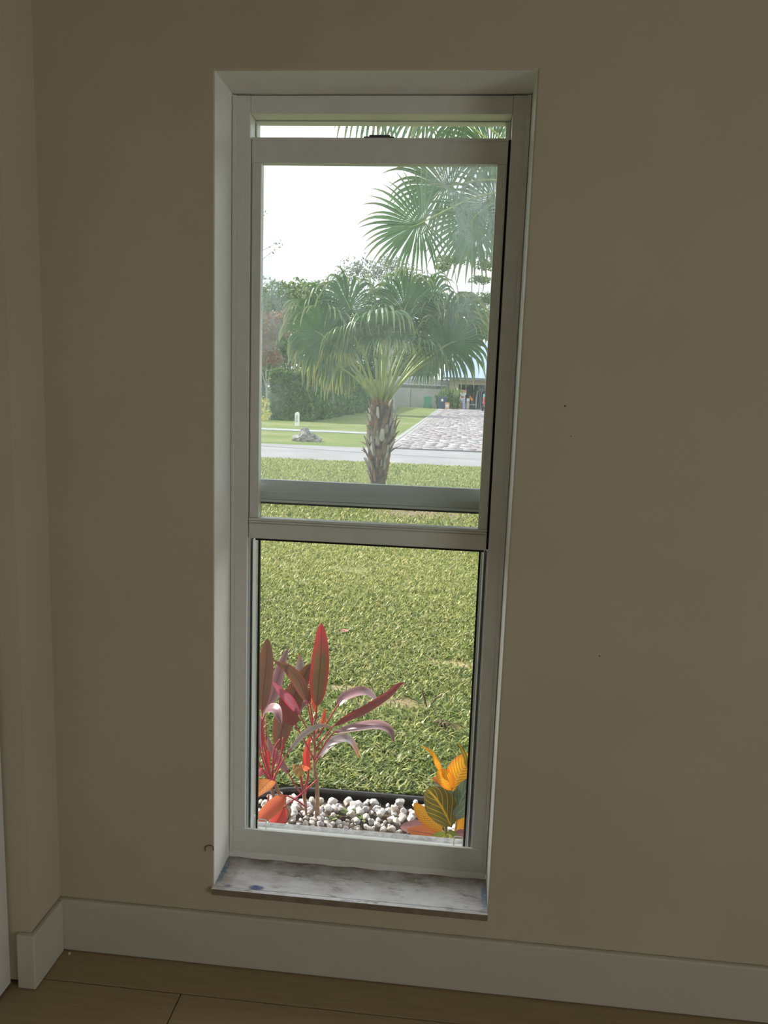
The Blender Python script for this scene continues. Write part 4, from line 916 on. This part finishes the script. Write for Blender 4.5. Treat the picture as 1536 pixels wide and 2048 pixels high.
b = MB(); b.box((gx0+.05, HY+5.8, G), (7, HY+6, eave)); b.box((gx0-.1, HY+.25, G), (gx0, HY+6, eave)); b.box((6.8, HY+.25, G), (7, HY+6, eave)); b.box((gx0-.1, HY+.25, eave-.02), (7, HY+6, eave+.1)); hp(b, 'garage_inside', mat('garage_shaded_wall', (.16, .18, .20), .9))  # shade of the garage interior put into the wall colour
hp(MB().box((gx0-.1, HY, G-.1), (7, HY+6, G+.03)), 'garage_floor', m_conc)
b = MB(); b.box((wl, HY+.9, G), (hx0, HY+1.15, at(850, 777, HY).z)); hp(b, 'side_wall', m_hw)
x = at(821, 800, HY+.9).x; hp(MB().box((x-.03, HY+.87, G), (x+.03, HY+.899, at(850, 779, HY).z)), 'wall_joint', m_fas)
b = MB(); zt_ = at(850, 777, HY+3).z; b.box((wl+1, HY+3, G), (hx0-.05, HY+3.2, zt_+.95)); hp(b, 'wing_wall', m_hw)
p0 = at(843, 767, HY+2.9); p1 = at(858, 776, HY+2.9)
for k in range(4): z = p1.z+(p0.z-p1.z)*(k+.2)/4; hp(MB().box((p0.x, HY+2.93, z), (p1.x, HY+2.99, z+.08)), 'vent_slat', m_fas)
# wing roof
a0 = at(858, 758, HY+2.5); a1 = at(897, 775, HY+2.5); a2 = at(790, 770, HY+2.5)
b = MB(); b.add([(a2.x, HY+2.5, a2.z), (a1.x, HY+2.5, a1.z), (a1.x, HY+2.5, a1.z+.12), (a0.x, HY+5, a0.z+.35), (a2.x, HY+5, a0.z+.2), (a2.x, HY+2.5, a2.z+.12)], [(0, 1, 2, 5), (5, 2, 3, 4)]); hp(b, 'wing_roof', mat('wing_roof_grey', (.17, .18, .20), .8))
# main roof: hip, seams as standing ribs
ex0 = at(882, 757, HY-.8).x; rz = at(960, 684, HY+6).z; rx0 = at(925, 684, HY+6).x
b = MB(); z0 = eave+.05
b.add([(ex0, HY-.8, z0), (12.6, HY-.8, z0), (12.6, HY+6, rz), (rx0, HY+6, rz), (ex0, HY+13, z0), (12.6, HY+13, z0)], [(0, 1, 2, 3), (0, 3, 4), (4, 3, 2, 5), (0, 4, 5, 1)]); hp(b, 'roof', m_roof)
for k in range(22):
    x = ex0+.3+k*.55
    if x > 12: break
    t = 1.0 if x >= rx0 else (x-ex0)/(rx0-ex0)
    hp(MB().add([(x-.02, HY-.8, z0+.03), (x+.02, HY-.8, z0+.03), (x+.02, HY-.8+6.8*t, z0+(rz-z0)*t+.05), (x-.02, HY-.8+6.8*t, z0+(rz-z0)*t+.05)], [(0, 1, 2, 3)]), 'roof_seam', m_roof)
b = MB(); b.box((ex0, HY-.86, z0-.22), (12.6, HY-.80, z0+.02)); hp(b, 'fascia', m_fas)
b = MB(); b.box((ex0, HY-.80, z0-.20), (12.6, HY, z0-.16)); hp(b, 'soffit', m_hb)
x = at(891, 800, HY-.1).x; b = MB(); b.tube([(x, HY-.08, G), (x, HY-.08, z0-.2)], .05, 8); hp(b, 'downpipe', m_fas)
x = at(896, 772, HY-.1); b = MB(); b.box((x.x-.10, HY-.16, x.z-.22), (x.x+.10, HY-.001, x.z+.22)); hp(b, 'wall_lantern', m_fas)

def wheelie(px_, py0, Y, w, h, m, label, mark=False):
    p = at(px_, py0, Y); root = empty('wheeled_bin', (p.x, Y, G), label=label, category='bin'); x, d = p.x, .75
    b = MB(); b.add([(x-w*.4, Y-d*.4, G+.04), (x+w*.4, Y-d*.4, G+.04), (x+w*.4, Y+d*.4, G+.04), (x-w*.4, Y+d*.4, G+.04), (x-w/2, Y-d/2, G+h*.9), (x+w/2, Y-d/2, G+h*.9), (x+w/2, Y+d/2, G+h*.9), (x-w/2, Y+d/2, G+h*.9)], [(3, 2, 1, 0), (0, 1, 5, 4), (1, 2, 6, 5), (2, 3, 7, 6), (3, 0, 4, 7), (4, 5, 6, 7)]); place(b.build('body', m), root)
    b = MB(); b.box((x-w*.54, Y-d*.56, G+h*.9), (x+w*.54, Y+d*.54, G+h*.95)); b.box((x-w*.44, Y-d*.40, G+h*.95), (x+w*.44, Y+d*.4, G+h)); place(bevel(b.build('lid', m), .02), root)
    for s in (-1, 1):
        b = MB(); b.tube([(x+s*w*.42, Y+d*.42, G+.12), (x+s*w*.50, Y+d*.42, G+.12)], .12, 12); place(b.build('wheel', m_black), root)
    b = MB(); b.tube([(x-w*.4, Y+d*.62, G+h*.9), (x+w*.4, Y+d*.62, G+h*.9)], .025, 8); place(b.build('handle', m), root)
    if mark: b = MB(); b.box((x-.10, Y-d*.5-.03, G+h*.62), (x+.10, Y-d*.5+.02, G+h*.80)); place(b.build('sticker', m_white), root)
m_gbin = mat('green_bin', (.10, .30, .20), .5); m_bbin = mat('navy_bin', (.06, .08, .15), .5)
wheelie(855, 815, 76.6, .78, 1.18, m_gbin, 'green wheeled bin against the white side wall')
wheelie(884, 815, 74.9, .88, 1.22, m_bbin, 'dark navy wheeled bin with white sticker left of the leafy bush', True)
def cbox(px_, Y, z0, w, d, h, m, label, name='cardboard_box', cat='box', flap=None, grp=None):
    p = at(px_, 812, Y); root = empty(name, (p.x, Y, z0), label=label, category=cat)
    if grp: root['group'] = grp
    place(bevel(MB().box((p.x-w/2, Y-d/2, z0), (p.x+w/2, Y+d/2, z0+h)).build('body', m), .01), root)
    if flap: place(MB().box((p.x-w*.3, Y-d/2-.012, z0+h*.3), (p.x+w*.3, Y-d/2-.001, z0+h*.7)).build('printed_panel', flap), root)
m_card = mat('cardboard', (.62, .38, .22), .8); m_whb = mat('white_box', (.70, .70, .74), .7); m_redp = mat('red_print', (.62, .06, .07), .6); m_blub = mat('pale_blue_box', (.48, .52, .72), .7); m_marb = mat('maroon_box', (.36, .14, .14), .7)
cbox(894.5, 74.2, G+.03, .42, .4, .62, m_card, 'orange brown box beside the navy wheeled bin', flap=m_whb)
GY = HY+.6; gz = G+.031
cbox(921.5, GY, gz, .34, .4, .55, m_marb, 'maroon box at the bottom of the garage stack')
cbox(928, GY, gz, .28, .4, .60, m_blub, 'pale blue box standing beside the maroon box')
cbox(924.5, GY, gz+.605, .55, .4, .36, m_blub, 'wide pale lilac box in the middle of the garage stack')
cbox(924, GY, gz+.97, .55, .4, .42, m_whb, 'white box with red print in the garage stack', flap=m_redp)
cbox(925, GY, gz+1.395, .62, .4, .22, m_whb, 'flat white box under the topmost brown box')
cbox(925, GY, gz+1.62, .66, .4, .28, m_card, 'brown box on top of the garage stack')
cbox(935.5, GY, gz, .30, .3, .80, mat('tan_carton', (.55, .46, .38), .8), 'narrow tan carton right of the garage stack')
cbox(935.5, GY, gz+.805, .30, .3, .26, m_whb, 'small white box on the narrow tan carton')
p = at(940, 812, GY); rt_ = empty('orange_tool', (p.x, GY, gz), label='orange topped tool leaning in the garage beside the tan carton', category='tool')
b = MB(); b.tube([(p.x+.28, GY, gz), (p.x+.1, GY+.1, gz+.85)], .03, 7); place(b.build('shaft', m_fas), rt_)
b = MB(); b.tube([(p.x+.22, GY+.04, gz+.85), (p.x-.08, GY+.1, gz+1.28)], [.13, .09], 8); place(b.build('housing', mat('orange_plastic', (.85, .25, .04), .5)), rt_)
p = at(945.5, 812, GY+.4); rt_ = empty('weight_bench', (p.x, GY+.4, gz), label='low bench with pale seat in the garage opening', category='bench')
place(MB().box((p.x-.33, GY+.25, gz+.42), (p.x+.33, GY+.55, gz+.50)).build('seat', mat('pale_seat', (.6, .6, .45), .7)), rt_)
for s in (-1, 1): place(MB().box((p.x+s*.25-.03, GY+.28, gz), (p.x+s*.25+.03, GY+.5, gz+.42)).build('leg', m_fas), rt_)
p = at(951, 790, GY+2.5); m_pole = mat('grey_pole', (.40, .43, .46), .6)
for i, (x, c_, lb) in enumerate(((948, m_pole, 'grey pole leaning upright at the garage back, left one'), (952.3, m_white, 'pale curved board leaning in the garage beside the poles'), (957, m_pole, 'grey pole leaning upright at the garage back, right one'), (933, m_fas, 'tall dark cabinet edge pole behind the tan carton'))):
    q = at(x, 800, GY+2.5); b = MB(); b.tube(spline3([(q.x, GY+2.5, gz), (q.x+.12*(i-1), GY+2.6, gz+1.0), (q.x+.1*(i % 2), GY+2.7, gz+1.9)], 8), [.05+.06*(i == 1)]*9, 8); b.build('leaning_pole', c_, smooth=True, label=lb, category='pole')
# fan on the garage wall
q = at(963, 776, HY+1.2); rt_ = empty('drum_fan', (q.x, HY+1.2, gz), label='round grey fan on a stand inside the garage', category='fan')
b = MB(); n = 20
b.tube([(q.x+.34*math.cos(2*PI*k/n), HY+1.2, q.z+.34*math.sin(2*PI*k/n)) for k in range(n+1)], .035, 6); place(b.build('guard_ring', m_pole), rt_)
for k in range(5):
    a = 2*PI*k/5; place(MB().add([(q.x, HY+1.18, q.z), (q.x+.3*math.cos(a), HY+1.17, q.z+.3*math.sin(a)), (q.x+.3*math.cos(a+.8), HY+1.24, q.z+.3*math.sin(a+.8))], [(0, 1, 2)]).build('fan_blade', m_pole), rt_)
b = MB(); b.tube([(q.x, HY+1.22, gz), (q.x, HY+1.22, q.z-.34)], .04, 7); b.tube([(q.x-.25, HY+1.22, gz+.03), (q.x+.25, HY+1.22, gz+.03)], .04, 7); place(b.build('stand', m_pole), rt_)
b = MB(); b.tube([(q.x, HY+1.12, q.z), (q.x, HY+1.3, q.z)], .07, 10); place(b.build('hub', m_fas), rt_)
# parked trike-like cart at the right of the driveway
q = at(965.5, 820, 72.0); rt_ = empty('ride_on_cart', (q.x, 72, G+.036), label='red and teal ride-on cart with black wheels at the right driveway edge', category='cart'); gz2 = G+.037
for s, yy in ((0, 71.7), (0, 72.6), (1, 71.7), (1, 72.6)):
    b = MB(); b.tube([(q.x+s*.8-.08, yy, gz2+.25), (q.x+s*.8+.08, yy, gz2+.25)], .25, 16); place(b.build('wheel', m_black), rt_)
b = MB(); b.box((q.x+.09, 71.75, gz2+.25), (q.x+.70, 72.6, gz2+.60)); place(bevel(b.build('chassis', m_pole), .03), rt_)
b = MB(); b.box((q.x-.02, 71.8, gz2+.60), (q.x+.75, 72.1, gz2+1.25)); place(bevel(b.build('body', mat('red_body', (.65, .05, .08), .4)), .05), rt_)
b = MB(); b.box((q.x-.02, 72.2, gz2+.60), (q.x+.75, 72.6, gz2+1.55)); place(bevel(b.build('seat', mat('teal_seat', (.15, .5, .5), .5)), .05), rt_)
# leafy bush beside the garage
q = at(898, 812, 76.1); rt_ = empty('leafy_bush', (q.x, 76.1, G), label='feathery green bush between the navy bin and the garage opening', category='bush')
b = MB()
for k in range(46):
    a = k*2.4; r_ = random.uniform(.3, 1.0); h = random.uniform(1.0, 2.1); x = q.x+random.uniform(-1.2, .7)
    dx, dy = math.cos(a)*r_*.8, math.sin(a)*r_*.3
    blade(b, [(x, 76.1, G), (x+dx*.3, 76.1+dy*.3, G+h*.7), (x+dx*.8, 76.1+dy*.8, G+h), (x+dx*1.3, 76.1+dy, G+h*.75)], .10, 6)
place(b.build('fronds', m_mid, smooth=True, kind='stuff'), rt_)
leaves('foliage', blobs([(q.x-.4, 76.1, G+.8, 1.0, .4, .9), (q.x+.5, 76.1, G+.6, .8, .4, .6)], 60), .16, m_mid, rt_)
